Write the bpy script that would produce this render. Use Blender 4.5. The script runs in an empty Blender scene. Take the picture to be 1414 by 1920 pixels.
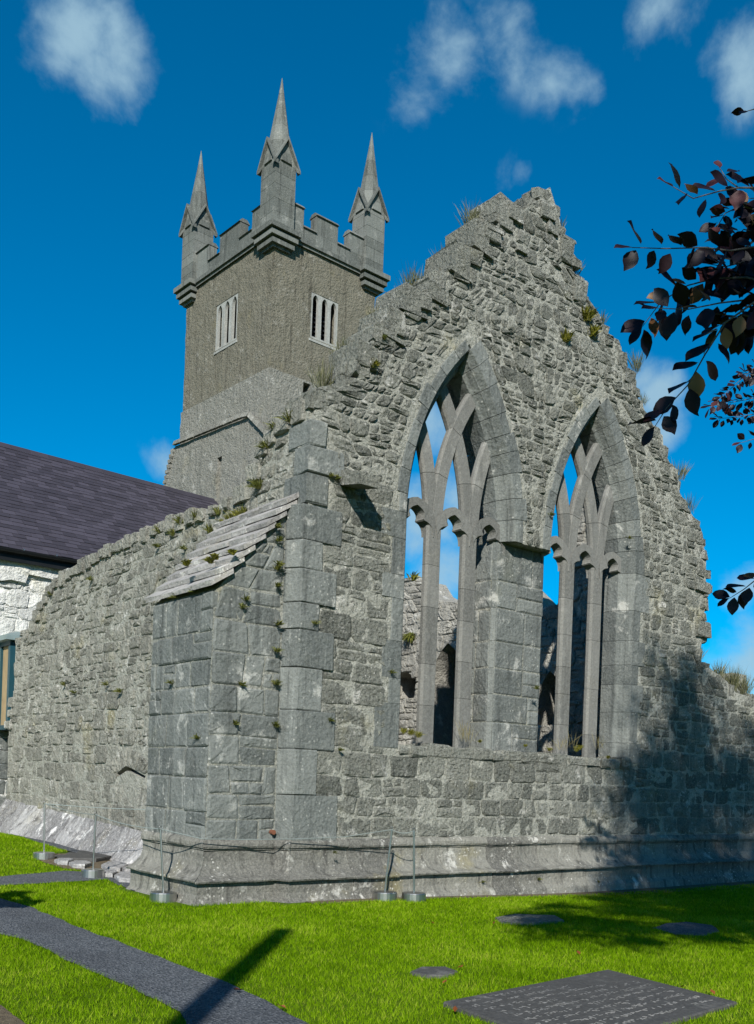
import bpy, math, random
import numpy as np
from mathutils import Vector, Matrix, noise as mnoise
from mathutils.geometry import delaunay_2d_cdt
S = bpy.context.scene
COL = S.collection
# ------------------------------------------------------------------ camera
# axes: X along the gable wall (to the right), Y into the friary, Z up; metres
FPX, CX, CY, RHO = 1830.0, 707.0, 1461.5, 0.037
AZ = math.atan(2263 / 1830.0)
FW = Vector((math.cos(AZ), math.sin(AZ), 0)); RT = Vector((math.sin(AZ), -math.cos(AZ), 0)); UP = Vector((0, 0, 1))
CAM = Vector((-7.25, -10.47, 1.6))
cd = bpy.data.cameras.new('camera'); cam = bpy.data.objects.new('camera', cd); COL.objects.link(cam)
cd.sensor_fit = 'HORIZONTAL'; cd.sensor_width = 36.0; cd.lens = 36.0 * FPX / 1414.0
cd.shift_y = (CY - 960.0) / 1414.0; cd.clip_start = 0.05; cd.clip_end = 2000
xc = RT * math.cos(RHO) + UP * math.sin(RHO); yc = -RT * math.sin(RHO) + UP * math.cos(RHO); zc = -FW
m = Matrix((xc, yc, zc)).transposed().to_4x4(); m.translation = CAM
cam.matrix_world = m
S.camera = cam
S.render.resolution_x, S.render.resolution_y = 754, 1024
S.view_settings.view_transform = 'Standard'; S.view_settings.look = 'None'
S.view_settings.gamma = 1.0; S.view_settings.exposure = 0.55; S.view_settings.use_curve_mapping = False

def ray(x, y):
    dx, dy = x - CX, y - CY
    X = dx * math.cos(RHO) + dy * math.sin(RHO); Y = -dx * math.sin(RHO) + dy * math.cos(RHO)
    return FW * FPX + RT * X - UP * Y
def pv(x, y, v=0.0):
    r = ray(x, y); return CAM + r * ((v - CAM.y) / r.y)
def pu(x, y, u=0.0):
    r = ray(x, y); return CAM + r * ((u - CAM.x) / r.x)
def pz(x, y, z=0.0):
    r = ray(x, y); return CAM + r * ((z - CAM.z) / r.z)
def pd(x, y, d):
    r = ray(x, y); return CAM + r * (d / FPX)
# ------------------------------------------------------------------ sky and sun
SUND = Vector((0.68, 0.733, -0.61)).normalized()          # direction the light travels
EL = math.asin(-SUND.z)
W = bpy.data.worlds.new('World'); S.world = W; W.use_nodes = True
nt = W.node_tree; nt.nodes.clear()
def N(t, typ, **kw):
    n = t.nodes.new(typ)
    for k, val in kw.items():
        if k == 'inp':
            for a, b in val.items(): n.inputs[a].default_value = b
        else: setattr(n, k, val)
    return n
SKYS = 0.085
sky = N(nt, 'ShaderNodeTexSky', sky_type='NISHITA', sun_disc=False, sun_elevation=EL,
        sun_rotation=math.atan2(-SUND.x, -SUND.y), altitude=900.0, air_density=1.0, dust_density=0.25, ozone_density=5.0)
hs = N(nt, 'ShaderNodeHueSaturation', inp={'Saturation': 1.56, 'Value': 1.03, 'Hue': 0.489})
nt.links.new(sky.outputs[0], hs.inputs['Color'])
tcw = N(nt, 'ShaderNodeTexCoord')
nz = N(nt, 'ShaderNodeTexNoise', inp={'Scale': 11.0, 'Detail': 10.0, 'Roughness': 0.58, 'Distortion': 0.15})
nt.links.new(tcw.outputs['Generated'], nz.inputs['Vector'])
CLOUDS = [(150, 60, .055, .95), (225, 110, .06, .95), (180, 130, .05, .9), (120, 95, .05, .75), (255, 75, .04, .7), (835, 110, .05, .72), (790, 165, .05, .66), (760, 180, .03, .6),
          (1045, 130, .045, .5), (960, 70, .055, .42), (1090, 175, .03, .5), (930, 25, .05, .35), (1240, 5, .05, .8), (1400, 125, .05, .85), (945, 333, .03, .5), (975, 330, .02, .6),
          (310, 862, .03, .95), (322, 872, .02, .8), (1225, 745, .04, .95), (1245, 810, .035, .95), (1205, 715, .03, .8), (1400, 1240, .06, 1.1), (1350, 1262, .045, 1.1), (1414, 1215, .05, 1.05), (1385, 1110, .03, .85), (1410, 1095, .03, .8),
          (790, 965, .06, .9), (850, 935, .05, .9), (830, 1080, .05, .9), (800, 800, .05, .8), (775, 1020, .03, .7), (860, 1085, .03, .8)]
ext = [(Vector((math.sin(a) * math.cos(e), math.cos(a) * math.cos(e), math.sin(e))), r, s) for a, e, r, s in
       [(-.6, .35, .12, .9), (-1.0, .2, .15, .9), (1.6, .3, .13, .9), (2.2, .5, .12, .8), (2.9, .25, .14, .9), (-2.0, .45, .12, .8), (-2.6, .2, .14, .9), (1.3, .12, .1, .9)]]
acc = None
for c in CLOUDS + ext:
    if len(c) == 4: d, r, s = ray(c[0], c[1]).normalized(), c[2], c[3]
    else: d, r, s = c
    dp = N(nt, 'ShaderNodeVectorMath', operation='DISTANCE'); dp.inputs[1].default_value = d
    nt.links.new(tcw.outputs['Generated'], dp.inputs[0])
    mr = N(nt, 'ShaderNodeMapRange', interpolation_type='SMOOTHSTEP', inp={'From Min': r * 1.15, 'From Max': 0.0, 'To Min': 0.0, 'To Max': s})
    nt.links.new(dp.outputs['Value'], mr.inputs['Value'])
    if acc is None: acc = mr.outputs[0]
    else:
        mx = N(nt, 'ShaderNodeMath', operation='MAXIMUM'); nt.links.new(acc, mx.inputs[0]); nt.links.new(mr.outputs[0], mx.inputs[1]); acc = mx.outputs[0]
# soft noisy edge: mask + (noise-0.5)
a1 = N(nt, 'ShaderNodeMath', operation='MULTIPLY_ADD', inp={1: 3.0, 2: -1.50}); nt.links.new(nz.outputs['Fac'], a1.inputs[0])
a2 = N(nt, 'ShaderNodeMath', operation='ADD'); nt.links.new(a1.outputs[0], a2.inputs[0]); nt.links.new(acc, a2.inputs[1])
a3 = N(nt, 'ShaderNodeMapRange', interpolation_type='SMOOTHSTEP', inp={'From Min': 0.20, 'From Max': 1.25, 'To Min': 0.0, 'To Max': 0.85}); nt.links.new(a2.outputs[0], a3.inputs['Value'])
a4 = N(nt, 'ShaderNodeMapRange', interpolation_type='SMOOTHSTEP', inp={'From Min': 0.0, 'From Max': 0.25}); nt.links.new(acc, a4.inputs['Value'])
a5 = N(nt, 'ShaderNodeMath', operation='MULTIPLY'); nt.links.new(a3.outputs[0], a5.inputs[0]); nt.links.new(a4.outputs[0], a5.inputs[1])
mixc = N(nt, 'ShaderNodeMix', data_type='RGBA'); mixc.inputs[7].default_value = (3.0, 4.6, 5.6, 1)
nt.links.new(a5.outputs[0], mixc.inputs[0]); nt.links.new(hs.outputs[0], mixc.inputs[6])
bg = N(nt, 'ShaderNodeBackground', inp={'Strength': SKYS}); wo = N(nt, 'ShaderNodeOutputWorld')
nt.links.new(mixc.outputs[2], bg.inputs[0]); nt.links.new(bg.outputs[0], wo.inputs[0])
sd = bpy.data.lights.new('sun', 'SUN'); sd.energy = 5.0; sd.angle = math.radians(0.53); sd.color = (1.0, 0.96, 0.89)
so = bpy.data.objects.new('sun', sd); COL.objects.link(so); so.rotation_euler = SUND.to_track_quat('-Z', 'Y').to_euler(); so.location = (-20, -20, 30)

# ------------------------------------------------------------------ materials
rnd = random.Random(7)
def new_mat(name):
    M = bpy.data.materials.new(name); M.use_nodes = True; t = M.node_tree
    b = t.nodes['Principled BSDF']; return M, t, b
def setb(b, **kw):
    for k, v in kw.items(): b.inputs[k.replace('_', ' ')].default_value = v
def mixrgb(t, fac, a, b, blend='MIX'):
    n = N(t, 'ShaderNodeMix', data_type='RGBA', blend_type=blend)
    for i, val in ((0, fac), (6, a), (7, b)):
        if hasattr(val, 'links'): t.links.new(val, n.inputs[i])
        else: n.inputs[i].default_value = (*val, 1) if isinstance(val, tuple) else val
    return n.outputs[2]
def noise(t, vec, scale, detail=5, rough=.6, dist=0.0):
    n = N(t, 'ShaderNodeTexNoise', inp={'Scale': scale, 'Detail': detail, 'Roughness': rough, 'Distortion': dist}); t.links.new(vec, n.inputs['Vector']); return n.outputs['Fac']
def ramp(t, fac, lo, hi, a=0.0, b=1.0):
    n = N(t, 'ShaderNodeMapRange', interpolation_type='SMOOTHSTEP', inp={'From Min': lo, 'From Max': hi, 'To Min': a, 'To Max': b}); t.links.new(fac, n.inputs['Value']); return n.outputs[0]
def math_(t, op, a, b):
    n = N(t, 'ShaderNodeMath', operation=op)
    for i, v in ((0, a), (1, b)):
        if hasattr(v, 'links'): t.links.new(v, n.inputs[i])
        else: n.inputs[i].default_value = v
    return n.outputs[0]
def bump(t, b, h, dist, strength=1.0, prev=None):
    n = N(t, 'ShaderNodeBump', inp={'Distance': dist, 'Strength': strength}); t.links.new(h, n.inputs['Height'])
    if prev is not None: t.links.new(prev, n.inputs['Normal'])
    t.links.new(n.outputs[0], b.inputs['Normal']); return n.outputs[0]
def coords(t, scale=None):
    tc = N(t, 'ShaderNodeTexCoord'); o = tc.outputs['Object']
    if scale:
        mp = N(t, 'ShaderNodeMapping'); mp.inputs['Scale'].default_value = scale; t.links.new(o, mp.inputs['Vector']); o = mp.outputs[0]
    return o
def tone(t): return N(t, 'ShaderNodeAttribute', attribute_name='tone').outputs['Fac']

def stone_mat(name, dark, light, lich=.5, rough_d=.03, fine_d=.012, streak=.5, ochre=.4, coarse=6.0, lichcol=(.62, .61, .56), moss=0.0):
    M, t, b = new_mat(name); o = coords(t); tn = tone(t)
    big = noise(t, o, .8, 4, .6); mid = noise(t, o, 5, 6, .65); fine = noise(t, o, 38, 5, .7)
    f = math_(t, 'ADD', math_(t, 'MULTIPLY', tn, .55), math_(t, 'MULTIPLY', mid, .5))
    c = mixrgb(t, ramp(t, f, .2, .85), dark, light)
    c = mixrgb(t, ramp(t, fine, .35, .7, 0, .38), c, tuple(min(1, x * 1.7) for x in light))
    c = mixrgb(t, ramp(t, noise(t, o, 70, 2, .6), .58, .72, 0, .45), c, tuple(x * .35 for x in dark))
    c = mixrgb(t, ramp(t, noise(t, o, 24, 4, .7), .57, .70, 0, .55 if rough_d > .05 else .22), c, tuple(x * .45 for x in dark))
    if ochre > 0:
        c = mixrgb(t, ramp(t, noise(t, o, 1.1, 5, .65), .56, .74, 0, ochre), c, (light[0] * 1.15, light[1] * 1.03, light[2] * .62))
    if streak > 0:
        sv = coords(t, (5.5, 5.5, .45))
        c = mixrgb(t, ramp(t, noise(t, sv, 1.6, 5, .6), .5, .72, 0, streak), c, tuple(x * .5 for x in dark))
        sv2 = coords(t, (9, 9, .6))
        c = mixrgb(t, ramp(t, noise(t, sv2, 1.9, 5, .65), .56, .74, 0, streak * .7), c, tuple(min(.6, x * 1.9) for x in light))
    if lich > 0:
        l1 = math_(t, 'MULTIPLY', ramp(t, noise(t, o, 3.2, 8, .7, .3), .56, .66), ramp(t, big, .38, .62))
        c = mixrgb(t, math_(t, 'MULTIPLY', l1, lich), c, lichcol)
        vo = N(t, 'ShaderNodeTexVoronoi', inp={'Scale': 15.0, 'Randomness': 1.0}); t.links.new(o, vo.inputs['Vector'])
        sp = math_(t, 'MULTIPLY', ramp(t, vo.outputs['Distance'], .26, .14), ramp(t, noise(t, o, 2.2, 4, .6), .5, .62))
        c = mixrgb(t, math_(t, 'MULTIPLY', sp, lich * .9), c, lichcol)
    if moss > 0:
        c = mixrgb(t, ramp(t, noise(t, o, 2.6, 6, .7), .55, .68, 0, moss), c, (.12, .13, .035))
    t.links.new(c, b.inputs['Base Color']); setb(b, Roughness=.92, Specular_IOR_Level=.18)
    h1 = noise(t, o, coarse, 7, .62, .2)
    p = bump(t, b, h1, rough_d)
    vo2 = N(t, 'ShaderNodeTexVoronoi', feature='F1', inp={'Scale': 17.0}); t.links.new(o, vo2.inputs['Vector'])
    p = bump(t, b, math_(t, 'ADD', math_(t, 'MULTIPLY', vo2.outputs['Distance'], .55), noise(t, o, 30, 6, .7)), fine_d, 1.0, p)
    return M
M_STONE = stone_mat('rubble_limestone', (.116, .122, .106), (.268, .272, .236), .85, .13, .065, .32, .50, 7.5)
M_MORTAR = stone_mat('lime_mortar', (.19, .195, .168), (.35, .35, .305), .6, .09, .035, .25, .4, 10)
M_ASHLAR = stone_mat('dressed_limestone', (.072, .080, .077), (.150, .160, .150), .40, .030, .014, .55, .18, 5)
M_TRAC = stone_mat('smooth_tracery_limestone', (.098, .099, .092), (.152, .152, .141), .12, .010, .006, .3, .10, 5)
M_WEST = stone_mat('west_wall_limestone', (.130, .130, .112), (.295, .292, .252), .85, .11, .035, .35, .55, 7.5)
M_BATTER = stone_mat('whitened_batter_stone', (.13, .128, .128), (.36, .355, .35), .95, .08, .03, .75, .2, 5, (.72, .71, .69))
M_PLINTH = stone_mat('plinth_limestone', (.075, .074, .068), (.185, .182, .158), .6, .03, .014, .7, .7, 4)
M_RENDER = stone_mat('roughcast_render', (.085, .078, .058), (.165, .156, .122), .18, .05, .035, .60, .35, 9)
M_TOWER = stone_mat('tower_limestone', (.12, .118, .102), (.215, .212, .185), .35, .07, .03, .35, .2, 8)
M_PINN = stone_mat('weathered_pinnacle_stone', (.060, .066, .060), (.140, .148, .136), .16, .012, .006, .6, .1, 5)
M_PALE = stone_mat('limewashed_rubble', (.36, .36, .335), (.62, .615, .57), .3, .10, .03, .25, .2, 5, (.78, .77, .72))
M_COPING = stone_mat('lichened_slab', (.15, .145, .14), (.30, .29, .275), .8, .03, .012, .3, .3, 5, (.62, .61, .57))
M_WHITE = stone_mat('pale_window_stone', (.17, .175, .165), (.27, .275, .255), .2, .01, .006, .4, 0, 5)
M_GRAVE = stone_mat('grave_slab_stone', (.036, .036, .035), (.072, .071, .068), .10, .008, .006, 0, .05, 8)
M_LETTER = stone_mat('worn_cut_letters', (.13, .13, .122), (.22, .215, .205), 0, .005, .004, 0, 0, 8)
M_INNER = stone_mat('inner_wall_limestone', (.14, .135, .12), (.34, .33, .29), .8, .10, .03, .2, .4, 7)

def simple(name, col, rough=.6, metal=0.0, var=.25, scale=8.0, bumpd=0.0, spec=.3, attr=True):
    M, t, b = new_mat(name); o = coords(t)
    f = noise(t, o, scale, 5, .6)
    if attr: f = math_(t, 'ADD', math_(t, 'MULTIPLY', f, .6), math_(t, 'MULTIPLY', tone(t), .4))
    c = mixrgb(t, ramp(t, f, .25, .75), tuple(x * (1 - var) for x in col), tuple(min(1, x * (1 + var)) for x in col))
    t.links.new(c, b.inputs['Base Color']); setb(b, Roughness=rough, Metallic=metal, Specular_IOR_Level=spec)
    if bumpd: bump(t, b, noise(t, o, scale * 4, 5, .6), bumpd)
    return M
M_SLATE = simple('purple_grey_slate', (.042, .038, .050), .62, 0, .26, 1.5, .004, .28)
M_METAL = simple('brushed_steel', (.42, .42, .40), .38, 1.0, .15, 20)
M_ROPE = simple('grey_rope', (.20, .23, .22), .8, 0, .2, 30)
M_LEAD = simple('lead_sheet', (.20, .26, .26), .55, .2, .2, 4)
M_TEAL = simple('teal_painted_frame', (.010, .045, .060), .45, 0, .2, 6)
M_DARK = simple('dark_louvre', (.012, .013, .015), .7, 0, .2, 6)
M_BOARD = simple('plywood_board', (.24, .18, .10), .8, 0, .2, 5)
M_GUTTER = simple('black_gutter', (.010, .011, .012), .4, 0, .2, 6)
M_IRON = simple('rusty_iron', (.14, .055, .03), .9, 0, .3, 20)
M_BARK = simple('beech_bark', (.09, .085, .08), .9, 0, .3, 12, .01)
M_CROSS = simple('granite', (.25, .25, .24), .9, 0, .2, 12, .01)
M_WOOD = simple('timber_pole', (.12, .09, .06), .9, 0, .2, 12, .005)
def gravel_mat():
    M, t, b = new_mat('grey_gravel'); o = coords(t)
    vo = N(t, 'ShaderNodeTexVoronoi', inp={'Scale': 55.0}); t.links.new(o, vo.inputs['Vector'])
    c = mixrgb(t, ramp(t, noise(t, vo.outputs['Position'], 60, 1, .5), .3, .7), (.050, .058, .066), (.150, .160, .172))
    c = mixrgb(t, ramp(t, noise(t, o, 60, 3, .6), .62, .72, 0, .6), c, (.40, .41, .42))
    c = mixrgb(t, ramp(t, noise(t, o, 1.3, 4, .6), .4, .7, 0, .4), c, (.05, .053, .06))
    t.links.new(c, b.inputs['Base Color']); setb(b, Roughness=.95, Specular_IOR_Level=.15)
    bump(t, b, vo.outputs['Distance'], .02); return M
M_GRAVEL = gravel_mat()
M_SOIL = simple('trampled_soil', (.13, .105, .07), .95, 0, .4, 14, .02, .1)
def lawn_mat():
    M, t, b = new_mat('lawn_turf'); o = coords(t)
    c = mixrgb(t, ramp(t, noise(t, o, 45, 4, .7), .3, .7), (.040, .080, .002), (.120, .215, .006))
    c = mixrgb(t, ramp(t, noise(t, o, .7, 4, .6), .45, .7, 0, .35), c, (.10, .155, .010))
    t.links.new(c, b.inputs['Base Color']); setb(b, Roughness=.95, Specular_IOR_Level=.1)
    bump(t, b, noise(t, o, 70, 4, .7), .03); return M
M_LAWN = lawn_mat()
def leafy(name, cols, trans=.5, rough=.5, spec=.3):
    M, t, b = new_mat(name); tn = tone(t)
    r = N(t, 'ShaderNodeValToRGB'); t.links.new(tn, r.inputs[0]); e = r.color_ramp.elements
    e[0].position = 0; e[0].color = (*cols[0], 1); e[1].position = 1; e[1].color = (*cols[-1], 1)
    for i, c in enumerate(cols[1:-1]): q = e.new((i + 1) / (len(cols) - 1)); q.color = (*c, 1)
    t.links.new(r.outputs[0], b.inputs['Base Color']); setb(b, Roughness=rough, Specular_IOR_Level=spec)
    tr = N(t, 'ShaderNodeBsdfTranslucent'); t.links.new(r.outputs[0], tr.inputs['Color'])
    ms = N(t, 'ShaderNodeMixShader', inp={0: trans}); t.links.new(b.outputs[0], ms.inputs[1]); t.links.new(tr.outputs[0], ms.inputs[2])
    t.links.new(ms.outputs[0], t.nodes['Material Output'].inputs['Surface']); return M
M_BLADE = leafy('grass_blades', [(.065, .135, .001), (.140, .265, .002), (.225, .370, .006), (.36, .42, .05)], .42, .85, .04)
M_DRY = leafy('straw_grass', [(.24, .20, .09), (.36, .32, .16)], .4)
M_FERN = leafy('fern_fronds', [(.045, .060, .010), (.10, .115, .020), (.17, .165, .035)], .3)
M_WEED = leafy('wall_weeds', [(.05, .06, .025), (.10, .11, .05), (.20, .19, .10)], .3)
M_MOSS = leafy('moss_sprigs', [(.08, .085, .010), (.14, .14, .015), (.22, .20, .03)], .2)
M_BEECH = leafy('copper_beech_leaves', [(.005, .004, .008), (.009, .005, .009), (.016, .006, .010), (.06, .018, .02)], .15, .5, .25)
M_SUNLIT_BRONZE = leafy('sunlit_bronze_leaves', [(.09, .04, .015), (.16, .08, .035), (.30, .19, .11)], .3, .5, .3)  # paler bronze for a few leaves, sunlight put into their colour
M_FALLEN = leafy('fallen_leaves', [(.12, .03, .01), (.22, .07, .02)], .2)

# ------------------------------------------------------------------ object helpers
def link(o, parent=None):
    COL.objects.link(o)
    if parent is not None:
        o.parent = parent; o.matrix_parent_inverse = INV[parent.name]
INV = {}
def thing(name, label, cat, loc=(0, 0, 0), group=None):
    o = bpy.data.objects.new(name, None); o.empty_display_size = .2; COL.objects.link(o); o.location = loc
    INV[o.name] = Matrix.Translation(loc).inverted()
    o['label'] = label; o['category'] = cat
    if group: o['group'] = group
    return o
def tag(o, label, cat, group=None):
    o['label'] = label; o['category'] = cat
    if group: o['group'] = group
    return o
def mk(name, verts, faces, mat, parent=None, tone_=None, kind=None, smooth=False):
    me = bpy.data.meshes.new(name); me.from_pydata([tuple(v) for v in verts], [], faces); me.update()
    at = me.attributes.new('tone', 'FLOAT', 'POINT')
    if tone_ is None: tone_ = rnd.random()
    vals = np.full(len(verts), tone_, np.float32) if np.isscalar(tone_) else np.asarray(tone_, np.float32)
    at.data.foreach_set('value', vals)
    if smooth: me.polygons.foreach_set('use_smooth', np.ones(len(me.polygons), bool))
    me.materials.append(mat)
    o = bpy.data.objects.new(name, me); link(o, parent); INV.setdefault(o.name, Matrix.Identity(4))
    if kind: o['kind'] = kind
    return o
class MB:
    def __init__(s): s.v = []; s.f = []; s.t = []
    def add(s, verts, faces, tone_=None):
        n = len(s.v); s.v += [tuple(p) for p in verts]; s.f += [tuple(i + n for i in f) for f in faces]
        s.t += [rnd.random() if tone_ is None else tone_] * len(verts); return s
    def box(s, x0, x1, y0, y1, z0, z1, tone_=None):
        return s.add(*boxvf(x0, x1, y0, y1, z0, z1), tone_)
    def build(s, name, mat, parent=None, kind=None, smooth=False): return mk(name, s.v, s.f, mat, parent, s.t, kind, smooth)
def boxvf(x0, x1, y0, y1, z0, z1, bev=0.0):
    v = [(x0, y0, z0), (x1, y0, z0), (x1, y1, z0), (x0, y1, z0), (x0, y0, z1), (x1, y0, z1), (x1, y1, z1), (x0, y1, z1)]
    return v, [(3, 2, 1, 0), (4, 5, 6, 7), (0, 1, 5, 4), (1, 2, 6, 5), (2, 3, 7, 6), (3, 0, 4, 7)]
def prism(plan, z0, z1):
    n = len(plan); v = [(p[0], p[1], z0) for p in plan] + [(p[0], p[1], z1) for p in plan]
    return v, [tuple(range(n - 1, -1, -1)), tuple(range(n, 2 * n))] + [(i, (i + 1) % n, n + (i + 1) % n, n + i) for i in range(n)]
def bevel_prism(plan, z0, z1, b=.012, jit=0.0):
    """vertical block with softened top and bottom edges"""
    n = len(plan); cx = sum(p[0] for p in plan) / n; cy = sum(p[1] for p in plan) / n
    def ring(z, s):
        out = []
        for p in plan:
            dx, dy = p[0] - cx, p[1] - cy; L = math.hypot(dx, dy) + 1e-6; k = 1 - s / L
            out.append((cx + dx * k + rnd.uniform(-jit, jit), cy + dy * k + rnd.uniform(-jit, jit), z + rnd.uniform(-jit, jit)))
        return out
    v = ring(z0, b) + ring(z0 + b, 0) + ring(z1 - b, 0) + ring(z1, b)
    f = [tuple(range(n - 1, -1, -1)), tuple(range(3 * n, 4 * n))]
    for k in range(3):
        for i in range(n): j = (i + 1) % n; f.append((k * n + i, k * n + j, (k + 1) * n + j, (k + 1) * n + i))
    return v, f
def tube(pts, radii, n=8, cap=True):
    pts = [Vector(p) for p in pts]
    if np.isscalar(radii): radii = [radii] * len(pts)
    v, f = [], []
    for i, p in enumerate(pts):
        d = (pts[min(i + 1, len(pts) - 1)] - pts[max(i - 1, 0)]).normalized()
        a = d.orthogonal().normalized() if abs(d.z) > .95 else d.cross(UP).normalized(); bb = d.cross(a)
        for k in range(n):
            an = 2 * math.pi * k / n; v.append(p + (a * math.cos(an) + bb * math.sin(an)) * radii[i])
    for i in range(len(pts) - 1):
        for k in range(n): j = (k + 1) % n; f.append((i * n + k, i * n + j, (i + 1) * n + j, (i + 1) * n + k))
    if cap: f.append(tuple(range(n - 1, -1, -1))); f.append(tuple(range((len(pts) - 1) * n, len(pts) * n)))
    return v, f
def lathe(c, prof, n=20):
    v, f = [], []
    for r, z in prof:
        for k in range(n): a = 2 * math.pi * k / n; v.append((c[0] + r * math.cos(a), c[1] + r * math.sin(a), c[2] + z))
    for i in range(len(prof) - 1):
        for k in range(n): j = (k + 1) % n; f.append((i * n + k, i * n + j, (i + 1) * n + j, (i + 1) * n + k))
    f.append(tuple(range(n - 1, -1, -1))); f.append(tuple(range((len(prof) - 1) * n, len(prof) * n)))
    return v, f
def inpoly(x, y, P):
    c = False; n = len(P); j = n - 1
    for i in range(n):
        if (P[i][1] > y) != (P[j][1] > y) and x < (P[j][0] - P[i][0]) * (y - P[i][1]) / (P[j][1] - P[i][1] + 1e-12) + P[i][0]: c = not c
        j = i
    return c
def scan(polys, z):
    xs = []
    for P in polys:
        n = len(P)
        for i in range(n):
            a, b = P[i], P[(i + 1) % n]
            if (a[1] > z) != (b[1] > z): xs.append(a[0] + (b[0] - a[0]) * (z - a[1]) / (b[1] - a[1]))
    xs.sort(); return [(xs[i], xs[i + 1]) for i in range(0, len(xs) - 1, 2)]
# a wall frame maps (a along the wall, b height, d outward) to xyz
def fr_gable(v0): return (lambda a, b, d: (a, v0 - d, b)), False
def fr_west(u0): return (lambda a, b, d: (u0 - d, a, b)), True
def nz2(x, y, s=1.0, seed=0.0): return mnoise.noise(Vector((x * s, y * s, seed)))
def cell_layout(polys, z0, z1, par, seed, warp=.035):
    """stones laid to rough courses; par(z, a) -> (band lo, hi, chunk lo, hi, split probability)"""
    R = random.Random(seed); out = []; z = z0
    while z < z1 - .02:
        p = par(z, 0); h = R.uniform(p[0], p[1])
        if z + h > z1 - .08: h = z1 - z
        I0, Im, I1 = scan(polys, z + .05 * h), scan(polys, z + .5 * h), scan(polys, z + .95 * h)
        for a, b in Im:
            def near(I, e, k):
                c = [q[k] for q in I if abs(q[k] - e) < .4]
                return min(c, key=lambda t: abs(t - e)) if c else e
            aL, aH, bL, bH = near(I0, a, 0), near(I1, a, 0), near(I0, b, 1), near(I1, b, 1)
            if b - a < .07: continue
            cuts = [0.0]; x = a
            while True:
                q = par(z, x); w = R.uniform(q[2], q[3]) * (h / .3) ** .5
                if x + w > b - q[2] * .7: break
                x += w; cuts.append((x - a) / (b - a))
            cuts.append(1.0)
            lo = [aL + (bL - aL) * c for c in cuts]; hi = [aH + (bH - aH) * c for c in cuts]
            for i in range(1, len(cuts) - 1):
                s = R.uniform(-.03, .03); lo[i] += s; hi[i] -= s
            for i in range(len(cuts) - 1):
                x0, x1, y0, y1 = lo[i], lo[i + 1], hi[i], hi[i + 1]; wd = (x1 - x0 + y1 - y0) / 2
                def quad(s0, s1, t0, t1):
                    def P(s, t): l = x0 + (x1 - x0) * s; u = y0 + (y1 - y0) * s; return (l + (u - l) * t, z + h * t)
                    return [P(s0, t0), P(s1, t0), P(s1, t1), P(s0, t1)]
                q = par(z, x0)
                if R.random() < q[4] and h > .17:
                    k = R.random(); t = R.uniform(.35, .65)
                    if k < .5: out += [quad(0, 1, 0, t), quad(0, 1, t, 1)]
                    elif k < .75 and wd > .2: s = R.uniform(.35, .65); out += [quad(0, 1, 0, t), quad(0, s, t, 1), quad(s, 1, t, 1)]
                    elif wd > .2: s = R.uniform(.35, .65); out += [quad(0, s, 0, t), quad(s, 1, 0, t), quad(0, 1, t, 1)]
                    elif h > .3: out += [quad(0, 1, 0, .36), quad(0, 1, .36, .7), quad(0, 1, .7, 1)]
                    else: out.append(quad(0, 1, 0, 1))
                else: out.append(quad(0, 1, 0, 1))
        z += h
    if warp:
        out = [[(p[0] + warp * nz2(p[0], p[1], 1.6, seed), p[1] + warp * nz2(p[0], p[1], 1.3, seed + 9)) for p in q] for q in out]
    return out
def stone_mesh(q, fr, R, gap=.012, proud=(.012, .045), round_=.22, rough=.010, depth=.05):
    """one stone from a quad: rounded outline, sunk back edge, uneven face"""
    F, flip = fr
    cx = sum(p[0] for p in q) / 4; cy = sum(p[1] for p in q) / 4
    wx = (abs(q[1][0] - q[0][0]) + abs(q[2][0] - q[3][0])) / 2; hy = (abs(q[3][1] - q[0][1]) + abs(q[2][1] - q[1][1])) / 2
    sx = max(.3, 1 - 2 * gap / max(wx, .03)); sy = max(.3, 1 - 2 * gap / max(hy, .03))
    c = [(cx + (p[0] - cx) * sx, cy + (p[1] - cy) * sy) for p in q]
    pts = []
    for i in range(4):
        P, Nn, Pv = c[i], c[(i + 1) % 4], c[i - 1]
        for o, k in ((Pv, R.uniform(.3, 1.0)), (Nn, R.uniform(.3, 1.0))):
            L = math.hypot(o[0] - P[0], o[1] - P[1]) + 1e-6; r = min(round_ * min(wx, hy) * k, .4 * L)
            pts.append((P[0] + (o[0] - P[0]) * r / L + R.uniform(-.006, .006), P[1] + (o[1] - P[1]) * r / L + R.uniform(-.006, .006)))
    n = len(pts); pr = R.uniform(*proud); ins = min(.024, .22 * min(wx, hy)); tx, ty = R.uniform(-.5, .5), R.uniform(-.5, .5)
    def dd(p, base): return base + rough * (tx * (p[0] - cx) / max(wx, .05) + ty * (p[1] - cy) / max(hy, .05)) * 2
    V = [F(p[0], p[1], -depth) for p in pts]
    V += [F(p[0], p[1], dd(p, pr - .014) + R.uniform(-rough, rough) * .5) for p in pts]
    k = 1 - 2 * ins / max(min(wx, hy), .05)
    in_ = [(cx + (p[0] - cx) * k, cy + (p[1] - cy) * k) for p in pts]
    V += [F(p[0], p[1], dd(p, pr) + R.uniform(-rough, rough)) for p in in_]
    V.append(F(cx, cy, pr + R.uniform(-rough, rough * 1.5)))
    f = []
    for r_ in range(2):
        for i in range(n): j = (i + 1) % n; f.append((r_ * n + i, r_ * n + j, (r_ + 1) * n + j, (r_ + 1) * n + i))
    for i in range(n): f.append((2 * n + i, 2 * n + (i + 1) % n, 3 * n))
    if flip: f = [tuple(reversed(x)) for x in f]
    return V, f
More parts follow.
